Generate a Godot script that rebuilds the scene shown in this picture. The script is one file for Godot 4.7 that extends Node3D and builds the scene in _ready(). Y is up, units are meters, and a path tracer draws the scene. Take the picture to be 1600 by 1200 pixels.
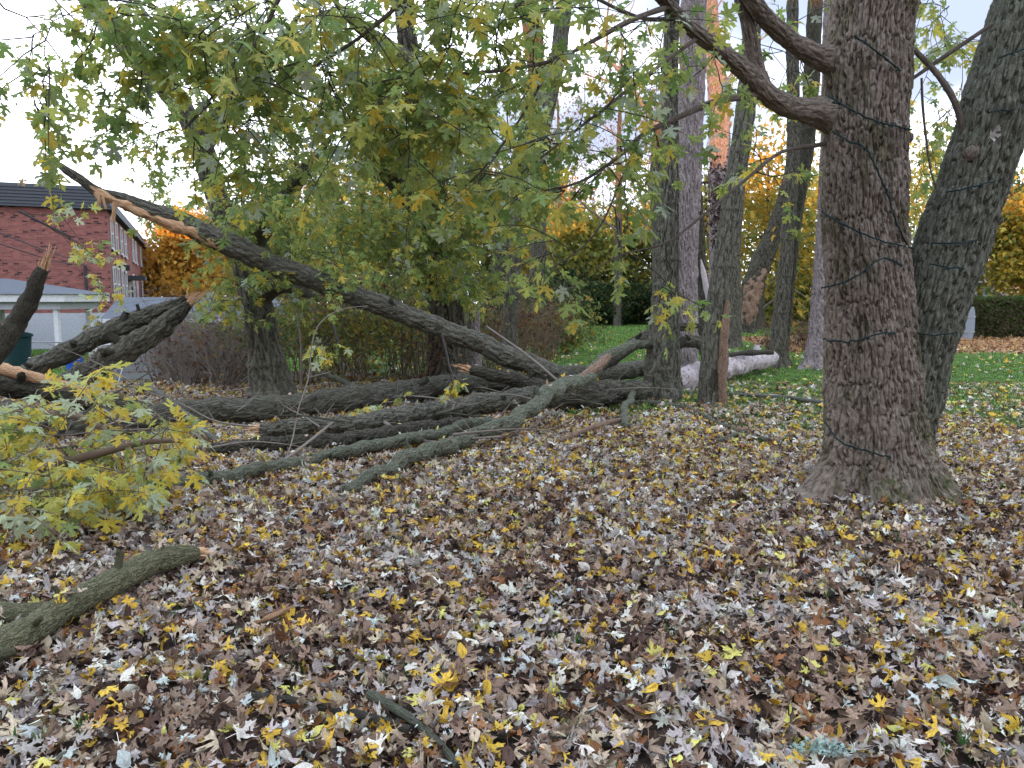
extends Node3D

const F := 1203.5
const EYE := Vector3(0.0, 1.55, 0.0)
const PITCH := 0.1117

var rng := RandomNumberGenerator.new()
var lump := FastNoiseLite.new()
var patch := FastNoiseLite.new()
var used := {}
var M := {}
var T := {}
var bark_bytes := PackedByteArray()
var bark_low := PackedByteArray()
var leaf_fresh: Array = []
var leaf_dead: Array = []
var leaf_far: Array = []

# ------------------------------------------------------------------ places
func ray(px: float, py: float) -> Vector3:
	var y := (600.0 - py) / F
	return Vector3((px - 800.0) / F, y * cos(PITCH) - sin(PITCH), -y * sin(PITCH) - cos(PITCH))

func at(px: float, py: float, d: float) -> Vector3:
	var r := ray(px, py)
	return EYE + r * (d / -r.z)

# a point of the ground (or h above it) seen in that direction
func gp(px: float, py: float, h := 0.0) -> Vector3:
	var r := ray(px, py)
	return EYE + r * ((EYE.y - h) / -r.y)

func terrain(x: float, z: float) -> float:
	var d := -z
	var fall := smoothstep(13.0, 22.0, d) * smoothstep(-3.5, -7.5, x) * -0.85
	var n := lump.get_noise_2d(x * 1.3, z * 1.3) * 0.05 + lump.get_noise_2d(x * 5.0, z * 5.0) * 0.016
	return fall + n * (1.0 - smoothstep(30.0, 60.0, absf(d)))

func on(p: Vector3) -> Vector3:
	return Vector3(p.x, terrain(p.x, p.z), p.z)

func spot(px: float, d: float) -> Vector3:
	return on(Vector3((px - 800.0) / F * d / cos(PITCH) * 1.0, 0, -d))

func g() -> float:
	return rng.randfn(0.0, 1.0)

func u(a: float, b: float) -> float:
	return rng.randf_range(a, b)

# ------------------------------------------------------------------ mesh collecting
class MB:
	var v := PackedVector3Array()
	var n := PackedVector3Array()
	var uv := PackedVector2Array()
	var c := PackedColorArray()
	var i := PackedInt32Array()
	func tri(a: Vector3, b: Vector3, d: Vector3, col := Color.WHITE) -> void:
		var m := (d - a).cross(b - a).normalized()
		var s := v.size()
		for p in [a, b, d]:
			v.append(p); n.append(m); c.append(col)
			uv.append(Vector2(p.x + p.z * 0.7, p.y))
		i.append_array(PackedInt32Array([s, s + 1, s + 2]))
	func quad(a: Vector3, b: Vector3, d: Vector3, e: Vector3, col := Color.WHITE) -> void:
		tri(a, b, d, col); tri(a, d, e, col)
	func box(lo: Vector3, hi: Vector3) -> void:
		var p := []
		for k in 8:
			p.append(Vector3(hi.x if k & 1 else lo.x, hi.y if k & 2 else lo.y, hi.z if k & 4 else lo.z))
		for f in [[4, 6, 7, 5], [1, 3, 2, 0], [5, 7, 3, 1], [0, 2, 6, 4], [6, 2, 3, 7], [0, 4, 5, 1]]:
			quad(p[f[0]], p[f[1]], p[f[2]], p[f[3]])
	func mesh() -> ArrayMesh:
		var a := []
		a.resize(Mesh.ARRAY_MAX)
		a[Mesh.ARRAY_VERTEX] = v
		a[Mesh.ARRAY_NORMAL] = n
		a[Mesh.ARRAY_TEX_UV] = uv
		a[Mesh.ARRAY_COLOR] = c
		a[Mesh.ARRAY_INDEX] = i
		var m := ArrayMesh.new()
		m.add_surface_from_arrays(Mesh.PRIMITIVE_TRIANGLES, a)
		return m

# Catmull-Rom through points given as [Vector3, radius]
func smooth(keys: Array, step: float) -> Array:
	var out := []
	for k in keys.size() - 1:
		var p0: Vector3 = keys[maxi(k - 1, 0)][0]
		var p1: Vector3 = keys[k][0]
		var p2: Vector3 = keys[k + 1][0]
		var p3: Vector3 = keys[mini(k + 2, keys.size() - 1)][0]
		var m := maxi(1, int(p1.distance_to(p2) / step))
		for j in m:
			var t := float(j) / m
			out.append([p1.cubic_interpolate(p2, p0, p3, t), lerpf(keys[k][1], keys[k + 1][1], t)])
	out.append(keys[-1])
	return out

func bark_at(uu: float, vv: float) -> float:
	var x := fposmod(uu, 1.0) * 128.0
	var y := fposmod(vv, 1.0) * 128.0
	var x0 := int(x) & 127
	var y0 := (int(y) & 127) * 128
	var x1 := (x0 + 1) & 127
	var y1 := ((int(y) + 1) & 127) * 128
	var fx := x - floorf(x)
	var fy := y - floorf(y)
	return lerpf(lerpf(bark_low[y0 + x0], bark_low[y0 + x1], fx), lerpf(bark_low[y1 + x0], bark_low[y1 + x1], fx), fy) / 255.0

# a tube along keys ([Vector3, radius]); rough: unevenness of its radius; relief: depth of real bark in metres
func tube(mb: MB, keys: Array, sides: int, rough := 0.0, relief := 0.0, tex := 0.6, col := Color.WHITE, freq := 3.0, shape = null, cap := true) -> void:
	var start := mb.v.size()
	var cols := sides + 1
	var T0: Vector3 = (keys[1][0] - keys[0][0]).normalized()
	var N := T0.cross(Vector3(0.13, 0.2, 0.97)).normalized()
	if absf(T0.dot(Vector3(0.13, 0.2, 0.97))) > 0.95:
		N = T0.cross(Vector3(1, 0, 0)).normalized()
	var along := 0.0
	var mean := 0.0
	for k in keys:
		mean += k[1]
	mean /= keys.size()
	var turns := maxf(1.0, roundf(TAU * mean / tex))
	for k in keys.size():
		var p: Vector3 = keys[k][0]
		var r: float = keys[k][1]
		if k > 0:
			along += p.distance_to(keys[k - 1][0])
		var D: Vector3 = (keys[mini(k + 1, keys.size() - 1)][0] - keys[maxi(k - 1, 0)][0]).normalized()
		N = (N - D * N.dot(D)).normalized()
		var B := D.cross(N)
		for j in cols:
			var a := TAU * j / sides
			var o := N * cos(a) + B * sin(a)
			var q := r
			if rough > 0.0:
				var w := p + o * r
				q *= 1.0 + rough * lump.get_noise_3d(w.x * freq, w.y * freq, w.z * freq)
			var uv := Vector2(turns * j / sides, along / tex)
			if shape != null:
				q = shape.call(q, o, p)
			if relief > 0.0:
				q += (bark_at(uv.x, uv.y) - 0.85) * relief
			mb.v.append(p + o * q)
			mb.n.append(o)
			mb.uv.append(uv)
			mb.c.append(col)
	var rings := keys.size()
	for k in rings - 1:
		for j in sides:
			var a := start + k * cols + j
			mb.i.append_array(PackedInt32Array([a, a + cols, a + 1, a + 1, a + cols, a + cols + 1]))
	if rough > 0.0 or relief > 0.0 or shape != null:
		for k in rings:
			for j in cols:
				var jl := j - 1 if j > 0 else sides - 1
				var jr := j + 1 if j < sides else 1
				var kb := maxi(k - 1, 0)
				var kt := mini(k + 1, rings - 1)
				var n := (mb.v[start + k * cols + jr] - mb.v[start + k * cols + jl]).cross(mb.v[start + kt * cols + j] - mb.v[start + kb * cols + j]).normalized()
				if n.length_squared() > 0.5:
					mb.n[start + k * cols + j] = n
	if cap and keys[-1][1] > 0.006:
		var last := start + (rings - 1) * cols
		var s := mb.v.size()
		var D2: Vector3 = (keys[-1][0] - keys[-2][0]).normalized()
		for j in sides:
			mb.v.append(mb.v[last + j]); mb.n.append(D2); mb.uv.append(mb.uv[last + j]); mb.c.append(col)
		mb.v.append(keys[-1][0]); mb.n.append(D2); mb.uv.append(Vector2(0.5, 0.5)); mb.c.append(col)
		for j in sides:
			mb.i.append_array(PackedInt32Array([s + j, s + sides, s + (j + 1) % sides]))

# ------------------------------------------------------------------ nodes
func numbered(called: String) -> String:
	var n: int = used.get(called, 0)
	used[called] = n + 1
	return called if n == 0 else "%s_%03d" % [called, n]

func tag(o: Node3D, label: String, category: String, group := "") -> Node3D:
	o.set_meta("label", label)
	o.set_meta("category", category)
	if group:
		o.set_meta("group", group)
	return o

func thing(called: String, label: String, category: String, where := Vector3.ZERO, group := "") -> Node3D:
	var o := Node3D.new()
	o.name = numbered(called)
	o.position = where
	add_child(o)
	return tag(o, label, category, group)

func part(parent: Node3D, called: String, m: Mesh, mat: Material, kind := "") -> MeshInstance3D:
	var o := MeshInstance3D.new()
	o.name = called if parent != self else numbered(called)
	o.mesh = m
	o.material_override = mat
	parent.add_child(o, true)
	if kind:
		o.set_meta("kind", kind)
	return o

func shift(keys: Array, by: Vector3) -> Array:
	var out := []
	for k in keys:
		out.append([k[0] - by, k[1]])
	return out

# leaves: arrays of [Transform3D, Color]
func scatter(parent: Node3D, called: String, meshes: Array, leaves: Array, mat: Material, kind := "stuff") -> void:
	for m in meshes.size():
		var mine := []
		for k in range(m, leaves.size(), meshes.size()):
			mine.append(leaves[k])
		if mine.is_empty():
			continue
		var mm := MultiMesh.new()
		mm.transform_format = MultiMesh.TRANSFORM_3D
		mm.use_colors = true
		mm.mesh = meshes[m]
		mm.instance_count = mine.size()
		var back := parent.position if parent != self else Vector3.ZERO
		for k in mine.size():
			var t: Transform3D = mine[k][0]
			t.origin -= back
			mm.set_instance_transform(k, t)
			mm.set_instance_color(k, mine[k][1])
		var o := MultiMeshInstance3D.new()
		o.name = called if parent != self else numbered(called)
		o.multimesh = mm
		o.material_override = mat
		o.set_meta("kind", kind)
		parent.add_child(o, true)

# ------------------------------------------------------------------ materials and textures
func bytes_of(n: FastNoiseLite, w: int, h: int, to_w := 512, to_h := 512) -> PackedByteArray:
	var im := n.get_seamless_image(w, h, false, false, 0.15, true)
	im.convert(Image.FORMAT_L8)
	if im.get_width() != to_w or im.get_height() != to_h:
		im.resize(to_w, to_h, Image.INTERPOLATE_CUBIC)
	return im.get_data()

func noise(kind: int, freq: float, octaves: int, sd: int, cell := -1) -> FastNoiseLite:
	var n := FastNoiseLite.new()
	n.noise_type = kind
	n.frequency = freq
	n.fractal_octaves = octaves
	n.fractal_type = FastNoiseLite.FRACTAL_FBM if octaves > 1 else FastNoiseLite.FRACTAL_NONE
	n.seed = sd
	if cell >= 0:
		n.cellular_return_type = cell
	return n

func picture(w: int, h: int, data: PackedByteArray, format: int) -> ImageTexture:
	return ImageTexture.create_from_image(Image.create_from_data(w, h, false, format, data))

# colour picture: a ramp of sRGB colours over bytes, with a second pattern mixed over it
func colours(base: PackedByteArray, ramp: Array, over := PackedByteArray(), over_col := Color.WHITE, lo := 150, hi := 190) -> ImageTexture:
	var lut := []
	for k in 256:
		var f := k / 255.0 * (ramp.size() - 1)
		var a := mini(int(f), ramp.size() - 2)
		lut.append((ramp[a] as Color).lerp(ramp[a + 1], f - a))
	var out := PackedByteArray()
	out.resize(base.size() * 3)
	var oc := [over_col.r8, over_col.g8, over_col.b8]
	for k in base.size():
		var c: Color = lut[base[k]]
		var m := 0.0
		if over.size():
			m = clampf(float(over[k] - lo) / (hi - lo), 0.0, 1.0)
		out[k * 3] = int(lerpf(c.r8, oc[0], m))
		out[k * 3 + 1] = int(lerpf(c.g8, oc[1], m))
		out[k * 3 + 2] = int(lerpf(c.b8, oc[2], m))
	var side := int(sqrt(base.size()))
	return picture(side, side, out, Image.FORMAT_RGB8)

func mat(called: String, col: Color, rough: float, tex: Texture2D = null, bump: Texture2D = null, depth := 1.0) -> StandardMaterial3D:
	var m := StandardMaterial3D.new()
	m.resource_name = called
	m.albedo_color = col
	m.roughness = rough
	m.metallic_specular = 0.3
	if tex:
		m.albedo_texture = tex
	if bump:
		m.heightmap_enabled = true
		m.heightmap_texture = bump
		m.heightmap_scale = depth
	M[called] = m
	return m

func lin(r: float, gg: float, b: float) -> Color:
	return Color(r, gg, b).linear_to_srgb()

func make_materials() -> void:
	var S := FastNoiseLite.TYPE_SIMPLEX_SMOOTH
	var furrow := bytes_of(noise(S, 0.021, 2, 5), 512, 62)
	var furrow2 := bytes_of(noise(S, 0.027, 2, 6), 512, 84)
	var crack := bytes_of(noise(S, 0.03, 2, 7), 360, 512)
	var plates_n := noise(FastNoiseLite.TYPE_CELLULAR, 0.05, 1, 9, FastNoiseLite.RETURN_DISTANCE2_SUB)
	plates_n.domain_warp_enabled = true
	plates_n.domain_warp_amplitude = 10.0
	var plates := bytes_of(plates_n, 512, 230)
	var fine := bytes_of(noise(S, 0.06, 4, 11), 512, 128)
	var grain := bytes_of(noise(S, 0.08, 4, 12), 512, 512)
	var blot := bytes_of(noise(S, 0.012, 3, 13), 512, 512)
	var blot2 := bytes_of(noise(S, 0.03, 4, 14), 512, 512)
	var speck := bytes_of(noise(S, 0.11, 2, 15), 512, 512)
	bark_bytes.resize(512 * 512)
	for k in 512 * 512:
		var f := smoothstep(2.0, 15.0, absf(furrow[k] - 128.0)) * smoothstep(1.0, 11.0, absf(furrow2[k] - 124.0)) * (0.8 + 0.2 * smoothstep(0.0, 6.0, absf(crack[k] - 128.0)))
		var p := smoothstep(0.0, 70.0, float(plates[k]))
		bark_bytes[k] = int(clampf((f * 0.60 + p * 0.16 * f + fine[k] / 255.0 * 0.24) * 255.0, 0, 255))
	var hb := picture(512, 512, bark_bytes, Image.FORMAT_L8)
	T.bark = hb
	var low := Image.create_from_data(512, 512, false, Image.FORMAT_L8, bark_bytes)
	low.resize(256, 256, Image.INTERPOLATE_TRILINEAR)
	low.resize(128, 128, Image.INTERPOLATE_TRILINEAR)
	bark_low = low.get_data()
	var mixed := PackedByteArray()
	mixed.resize(512 * 512)
	for k in 512 * 512:
		mixed[k] = (fine[k] * 2 + grain[k] + blot[k]) / 4
	var tb := colours(mixed, [Color8(84, 74, 68), Color8(126, 114, 104), Color8(158, 146, 134), Color8(186, 172, 160)], blot2, Color8(170, 140, 124), 190, 235)
	var tg := colours(mixed, [Color8(74, 72, 66), Color8(112, 112, 102), Color8(146, 146, 134), Color8(178, 176, 164)], speck, Color8(176, 184, 168), 178, 205)
	var tl := colours(mixed, [Color8(84, 84, 70), Color8(122, 126, 108), Color8(152, 158, 138), Color8(184, 190, 172)], speck, Color8(178, 196, 184), 150, 185)
	var tp := colours(mixed, [Color8(120, 112, 110), Color8(160, 150, 148), Color8(190, 180, 178), Color8(215, 206, 204)], blot2, Color8(112, 98, 90), 165, 215)
	T.grain = picture(512, 512, grain, Image.FORMAT_L8)
	mat("bark_main", lin(0.60, 0.60, 0.595), 0.95, tb, hb, 1.0)
	mat("bark_stem", lin(0.42, 0.42, 0.39), 0.95, tg, hb, 1.2)
	mat("bark_log", lin(0.47, 0.445, 0.42), 0.95, tg, hb, 3.0)
	mat("bark_dark", lin(0.30, 0.275, 0.255), 0.95, tg, hb, 3.0)
	mat("bark_lichen", lin(0.47, 0.44, 0.415), 0.95, tl, hb, 2.5)
	mat("bark_moss", lin(0.44, 0.385, 0.29), 0.95, tl, hb, 2.5)
	mat("bark_far", lin(0.42, 0.385, 0.36), 0.95, tg, hb, 2.5)
	mat("bark_pale", lin(0.52, 0.50, 0.51), 0.9, tp, hb, 1.0)
	mat("bark_silver", lin(0.85, 0.85, 0.9), 0.9, tp, T.grain, 0.6)
	mat("twig", lin(0.045, 0.040, 0.038), 0.9)
	mat("twig_grey", lin(0.17, 0.145, 0.125), 0.9)
	mat("twig_brown", lin(0.14, 0.10, 0.075), 0.9)
	mat("stick_grey", lin(0.42, 0.42, 0.42), 0.9, tg, T.grain, 0.4)
	var streak := bytes_of(noise(S, 0.08, 4, 21), 512, 40)
	var hs := picture(512, 512, streak, Image.FORMAT_L8)
	var tw := colours(streak, [Color8(140, 98, 68), Color8(192, 150, 112), Color8(214, 178, 142), Color8(232, 206, 176)])
	mat("wood_fresh", lin(0.72, 0.70, 0.68), 0.8, tw, hs, 0.8)
	var two := colours(streak, [Color8(92, 76, 66), Color8(134, 112, 96), Color8(160, 138, 120), Color8(182, 162, 146)], blot2, Color8(84, 64, 54), 150, 200)
	mat("wood_old", lin(0.8, 0.75, 0.72), 0.9, two, hs, 1.5)
	# leaves: a picture of veins, tinted by the colour of each leaf
	var vw := 128
	var vb := PackedByteArray()
	vb.resize(vw * vw * 3)
	for y in vw:
		for x in vw:
			var p := Vector2(absf((x + 0.5) / vw - 0.5) * 1.6, 1.0 - (y + 0.5) / vw * 1.3)
			var d := p.x
			for vein in [[Vector2(0, 0), Vector2(0.62, 0.42)], [Vector2(0, 0), Vector2(0.38, -0.16)], [Vector2(0, 0.4), Vector2(0.3, 0.68)], [Vector2(0, 0.2), Vector2(0.2, 0.5)], [Vector2(0.2, 0.13), Vector2(0.5, 0.5)]]:
				d = minf(d, p.distance_to(Geometry2D.get_closest_point_to_segment(p, vein[0], vein[1])))
			var k := ((y * 4) % 512) * 512 + (x * 4) % 512
			var base := 205.0 + (blot2[k] - 128) * 0.28 + (speck[k] - 128) * 0.15
			var m := smoothstep(0.03, 0.008, d) * 0.55
			for c in 3:
				vb[(y * vw + x) * 3 + c] = int(clampf(lerpf(base, 248.0, m), 0, 255))
	T.leaf = picture(vw, vw, vb, Image.FORMAT_RGB8)
	for spec in [["leaf", 0.62, 1.0], ["litter", 0.75, 0.25], ["far_leaf", 0.75, 0.9]]:
		var lm := mat(spec[0], Color.WHITE, spec[1], T.leaf)
		lm.vertex_color_use_as_albedo = true
		lm.backlight_enabled = true
		lm.backlight = Color(spec[2], spec[2], spec[2])
		lm.cull_mode = BaseMaterial3D.CULL_DISABLED
		lm.metallic_specular = 0.35
	mat("blade", Color.WHITE, 0.7).vertex_color_use_as_albedo = true
	M.blade.backlight_enabled = true
	M.blade.backlight = Color(0.5, 0.5, 0.5)
	var gm := mat("ground", Color.WHITE, 1.0, colours(grain, [Color8(150, 150, 150), Color8(200, 200, 200), Color8(255, 255, 255)]))
	gm.vertex_color_use_as_albedo = true
	gm.uv1_triplanar = true
	gm.uv1_world_triplanar = true
	gm.uv1_scale = Vector3(0.7, 0.7, 0.7)
	# brick: courses too small to tell apart from here
	var bw := 256
	var bb := PackedByteArray()
	bb.resize(bw * bw * 3)
	var br := RandomNumberGenerator.new()
	br.seed = 77
	var tones := []
	for k in 32 * 12:
		var t := br.randf()
		tones.append(Color8(70, 48, 50) if t < 0.09 else Color8(146, 96, 88).lerp(Color8(116, 74, 70), br.randf()))
	for y in bw:
		var row := y / 8
		for x in bw:
			var xx := (x + (10 if row & 1 else 0)) % bw
			var c: Color = tones[row * 12 + (xx / 22) % 12]
			if y % 8 == 0 or xx % 22 == 0:
				c = Color8(140, 112, 106)
			bb[(y * bw + x) * 3] = c.r8
			bb[(y * bw + x) * 3 + 1] = c.g8
			bb[(y * bw + x) * 3 + 2] = c.b8
	var bt := picture(bw, bw, bb, Image.FORMAT_RGB8)
	var bm := mat("brick", lin(0.9, 0.86, 0.86), 0.95, bt)
	bm.uv1_triplanar = true
	bm.uv1_scale = Vector3(0.4, 0.4, 0.4)
	var plain := colours(mixed, [Color8(190, 190, 190), Color8(225, 225, 225), Color8(255, 255, 255)])
	for spec in [["white_wall", 0.50, 0.52, 0.57], ["white_trim", 0.75, 0.75, 0.78], ["shingle", 0.07, 0.075, 0.085], ["porch_roof", 0.12, 0.135, 0.16], ["siding", 0.27, 0.275, 0.29], ["metal", 0.3, 0.31, 0.32], ["blue_plastic", 0.03, 0.10, 0.45], ["green_plastic", 0.015, 0.05, 0.05], ["blue_grey", 0.25, 0.29, 0.34], ["wire", 0.012, 0.028, 0.028], ["cable", 0.06, 0.06, 0.07]]:
		var pm := mat(spec[0], lin(spec[1], spec[2], spec[3]), 0.8, plain)
		pm.uv1_triplanar = true
		pm.uv1_scale = Vector3(0.9, 0.9, 0.9)
	var gl := mat("window_glass", lin(0.03, 0.035, 0.045), 0.08)
	gl.metallic_specular = 0.6

# ------------------------------------------------------------------ leaves
# lobe points of the right half of a silver maple leaf, base at 0, tip at 1
const HALF := [[0.03, -0.02], [0.16, -0.08], [0.27, -0.18], [0.30, -0.05], [0.38, -0.03], [0.27, 0.06], [0.17, 0.12], [0.33, 0.17], [0.44, 0.16], [0.50, 0.27], [0.66, 0.40], [0.50, 0.40], [0.47, 0.52], [0.36, 0.42], [0.21, 0.35], [0.11, 0.38], [0.15, 0.53], [0.31, 0.66], [0.19, 0.69], [0.20, 0.82], [0.10, 0.82], [0.05, 0.92]]

func leaf_mesh(sd: int, fold: float, curl: float, crumple: float, stalk: float, thin := 1, worn := -1) -> ArrayMesh:
	var r := RandomNumberGenerator.new()
	r.seed = sd
	var bend := r.randf_range(-1.0, 1.0)
	var ph := r.randf() * TAU
	var droop := r.randf_range(0.4, 1.0)
	var place := func(x: float, y: float) -> Vector3:
		var z := fold * absf(x) + curl * (0.9 * x * x + droop * 0.8 * (y - 0.35) * (y - 0.35)) + curl * bend * x * y
		z += crumple * (sin(x * 9.0 + ph) * 0.5 + sin(y * 8.0 + ph * 1.7 + x * 4.0) * 0.5) * (0.3 + absf(x) + absf(y - 0.3))
		var wide := 1.0 - 0.45 * curl * absf(x)
		return Vector3(x * wide, y + stalk, z)
	var st := SurfaceTool.new()
	st.begin(Mesh.PRIMITIVE_TRIANGLES)
	for side in [-1.0, 1.0]:
		var poly := PackedVector2Array()
		for k in [0.0, 0.3, 0.62, 1.0] if thin == 1 else [0.0, 1.0]:
			poly.append(Vector2(0, k))
		poly.reverse()
		var k2 := 0
		var jig: float = r.randf_range(0.9, 1.1)
		while k2 < HALF.size():
			poly.append(Vector2(HALF[k2][0] * jig, HALF[k2][1] + r.randf_range(-0.02, 0.02)))
			k2 += thin
		if worn >= 0:
			var wide: float = [1.0, 0.85, 1.1, 0.75, 0.95, 0.65, 1.05][worn % 7]
			for k3 in range(3, poly.size()):
				poly[k3] = Vector2(poly[k3].x * wide * r.randf_range(0.9, 1.08), poly[k3].y)
			if worn in [4, 9, 12] and side > 0 or worn in [6, 11]:
				poly = PackedVector2Array([Vector2(0, 1), Vector2(0, 0.62), Vector2(0, 0.3), Vector2(0, 0), Vector2(0.12, 0.02), Vector2(0.25, 0.14), Vector2(0.31, 0.32), Vector2(0.29, 0.5), Vector2(0.2, 0.72), Vector2(0.08, 0.92)])
		if thin > 1:
			poly = PackedVector2Array([Vector2(0, 1), Vector2(0, 0), Vector2(0.30, -0.12), Vector2(0.2, 0.12), Vector2(0.62, 0.40), Vector2(0.16, 0.38), Vector2(0.24, 0.68)])
		var idx := Geometry2D.triangulate_polygon(poly)
		for t in range(0, idx.size(), 3):
			var ids := [idx[t], idx[t + 1], idx[t + 2]]
			var a2: Vector2 = poly[ids[0]]
			var turn: float = (poly[ids[1]] - a2).cross(poly[ids[2]] - a2) * side
			if turn > 0:
				ids.reverse()
			for id in ids:
				var p: Vector2 = poly[id]
				st.set_uv(Vector2(0.5 + side * p.x / 1.6, (1.0 - p.y) / 1.3))
				st.add_vertex(place.call(p.x * side, p.y))
	if stalk > 0.0:
		var w := 0.014
		var a3: Vector3 = place.call(0.0, 0.02)
		var b3 := Vector3(r.randf_range(-0.1, 0.1), 0, r.randf_range(0.0, 0.12) * (1.0 if crumple > 0 else 0.2))
		for q in [[b3 - Vector3(w, 0, 0), a3 - Vector3(w, 0, 0), a3 + Vector3(w, 0, 0)], [b3 - Vector3(w, 0, 0), a3 + Vector3(w, 0, 0), b3 + Vector3(w, 0, 0)]]:
			for p in q:
				st.set_uv(Vector2(0.5, 0.3))
				st.add_vertex(p)
	st.generate_normals()
	return st.commit()

func make_leaves() -> void:
	for k in 5:
		leaf_fresh.append(leaf_mesh(100 + k, [-0.12, 0.1, -0.2, 0.05, -0.05][k], [-0.25, -0.4, -0.1, -0.55, 0.2][k], 0.03, 0.45))
	for k in 14:
		leaf_dead.append(leaf_mesh(200 + k, [0.1, 0.25, -0.15, 0.4, 0.0, -0.3, 0.15][k % 7] * (1.0 + k / 14.0), [0.5, 0.9, -0.6, 0.3, -0.9, 0.7, 1.4, -1.3, 1.7, 0.2, -1.5, 1.1, 2.0, -0.4][k], [0.10, 0.14, 0.08, 0.16, 0.12, 0.1, 0.15][k % 7] * 1.3, 0.5, 1, k))
	for k in 3:
		leaf_far.append(leaf_mesh(300 + k, 0.1, -0.3, 0.0, 0.0, 3))

func leaf_basis(tip: Vector3, face: Vector3, size: float) -> Basis:
	var y := tip.normalized()
	var x := y.cross(face).normalized()
	if x.length_squared() < 0.5:
		x = y.cross(Vector3(0.3, 0.2, 0.9)).normalized()
	var z := x.cross(y)
	return Basis(x * size, y * size, z * size)

func pick(pal: Array) -> Color:
	var t := rng.randf()
	for e in pal:
		t -= e[0]
		if t <= 0.0:
			var k := u(0.8, 1.2)
			return Color(e[1] * k, e[2] * k * u(0.94, 1.06), e[3] * k)
	return Color(pal[0][1], pal[0][2], pal[0][3])

# a drooping twig with opposite leaves
func spray(mb: MB, leaves: Array, p: Vector3, dir: Vector3, length: float, pairs: int, size: float, pal: Array, droop := 0.5) -> void:
	var keys := []
	var q := p
	var d := dir.normalized()
	var steps := pairs + 1
	for k in steps + 1:
		keys.append([q, lerpf(0.0045, 0.0018, float(k) / steps)])
		d = (d + Vector3(g() * 0.12, -droop * 0.25 + g() * 0.08, g() * 0.12)).normalized()
		q += d * (length / steps)
	tube(mb, keys, 4, 0.0, 0.0, 0.6, Color.WHITE, 3.0, null, false)
	for k in range(1, keys.size()):
		var at_p: Vector3 = keys[k][0]
		var dd: Vector3 = (at_p - keys[k - 1][0]).normalized()
		var side := dd.cross(Vector3.UP).normalized()
		if k % 2 == 0:
			side = side.rotated(dd, 1.2)
		var both := [side, -side] if k < keys.size() - 1 else [side, -side, dd]
		for s in both:
			if rng.randf() < 0.14:
				continue
			var tip: Vector3 = (s * 0.8 + dd * 0.5 + Vector3(g() * 0.25, -u(0.2, 1.0), g() * 0.25)).normalized()
			var face: Vector3 = (Vector3.UP * 0.8 + s * 0.5 + Vector3(g(), g(), g()) * 0.45).normalized()
			leaves.append([Transform3D(leaf_basis(tip, face, size * u(0.7, 1.2)), at_p), pick(pal)])

# thin branches from the nearest point of the skeleton to each target, each ending in sprays
func grow(mb: MB, leaves: Array, skel: Array, targets: Array, size: float, pal: Array, pairs: int, twigs: int, arch := 0.12, length := 0.45) -> void:
	targets.sort_custom(func(a, b): return a[1] < b[1])
	for tt in targets:
		var t: Vector3 = tt[0]
		var best := 0
		var bd := 1e9
		for k in skel.size():
			var s: Vector3 = skel[k][0]
			var c := s.distance_squared_to(t) * (1.0 if s.y > t.y - 0.1 else 1.7)
			if c < bd:
				bd = c
				best = k
		var a: Vector3 = skel[best][0]
		var dist := a.distance_to(t)
		var r0: float = minf(skel[best][1] * 0.7, 0.005 + 0.0075 * dist)
		var mid := a.lerp(t, 0.5) + Vector3(g() * 0.06, arch, g() * 0.06) * dist
		var m := maxi(3, int(dist / 0.22))
		var keys := []
		for k in m + 1:
			var f := float(k) / m
			var p := a.lerp(mid, f).lerp(mid.lerp(t, f), f)
			if k > 0 and k < m:
				p += Vector3(g(), g(), g()) * 0.018
			keys.append([p, lerpf(r0, 0.0035, f)])
			if k > 0:
				skel.append([p, lerpf(r0, 0.0035, f)])
		tube(mb, keys, 5, 0.0, 0.0, 0.6, Color.WHITE, 3.0, null, false)
		var dir := (t - a).normalized()
		for k in twigs:
			var f2 := 1.0 - 0.55 * float(k) / maxi(1, twigs)
			var from: Vector3 = keys[int(f2 * m)][0]
			spray(mb, leaves, from, (dir + Vector3(g(), g() * 0.5 - 0.2, g()) * 0.75), length * u(0.7, 1.3), pairs, size, pal)

func aims(blobs: Array, skel: Array) -> Array:
	var out := []
	for b in blobs:
		for k in int(b[5]):
			var p := at(b[0] + g() * b[2] * 0.5, b[1] + g() * b[3] * 0.5, b[4] + g() * 0.35 * b[4] / 6.0)
			if p.y < 0.25:
				p.y = 0.25
			var d := 1e9
			for s in skel:
				d = minf(d, p.distance_squared_to(s[0]))
			out.append([p, d])
	return out

# ------------------------------------------------------------------ broken wood
func splinters(where: Vector3, dir: Vector3, r: float, length: float, n: int, sd: int) -> ArrayMesh:
	var rr := RandomNumberGenerator.new()
	rr.seed = sd
	var mb := MB.new()
	var N := dir.cross(Vector3(0.2, 0.9, 0.3)).normalized()
	var B := dir.cross(N)
	for k in n:
		var a := TAU * k / n + rr.randf() * 0.8
		var o := (N * cos(a) + B * sin(a)) * r * sqrt(rr.randf()) * 0.75
		var L := length * (0.25 + 0.75 * rr.randf() * (0.6 + 0.4 * cos(a - 0.7)))
		var w := r * rr.randf_range(0.10, 0.30)
		var p := where + o - dir * r * 0.3
		var tip := where + o * 1.15 + dir * L + Vector3(rr.randfn(), rr.randfn(), rr.randfn()) * length * 0.05
		var ring := []
		var mid := []
		for j in 5:
			var b := TAU * j / 5.0 + a
			var oo := (N * cos(b) + B * sin(b) * 0.6) * w
			ring.append(p + oo)
			mid.append(p.lerp(tip, 0.6) + oo * rr.randf_range(0.45, 0.8))
		for j in 5:
			var j2 := (j + 1) % 5
			mb.quad(ring[j], mid[j], mid[j2], ring[j2])
			mb.tri(mid[j], tip, mid[j2])
	return mb.mesh()

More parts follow.
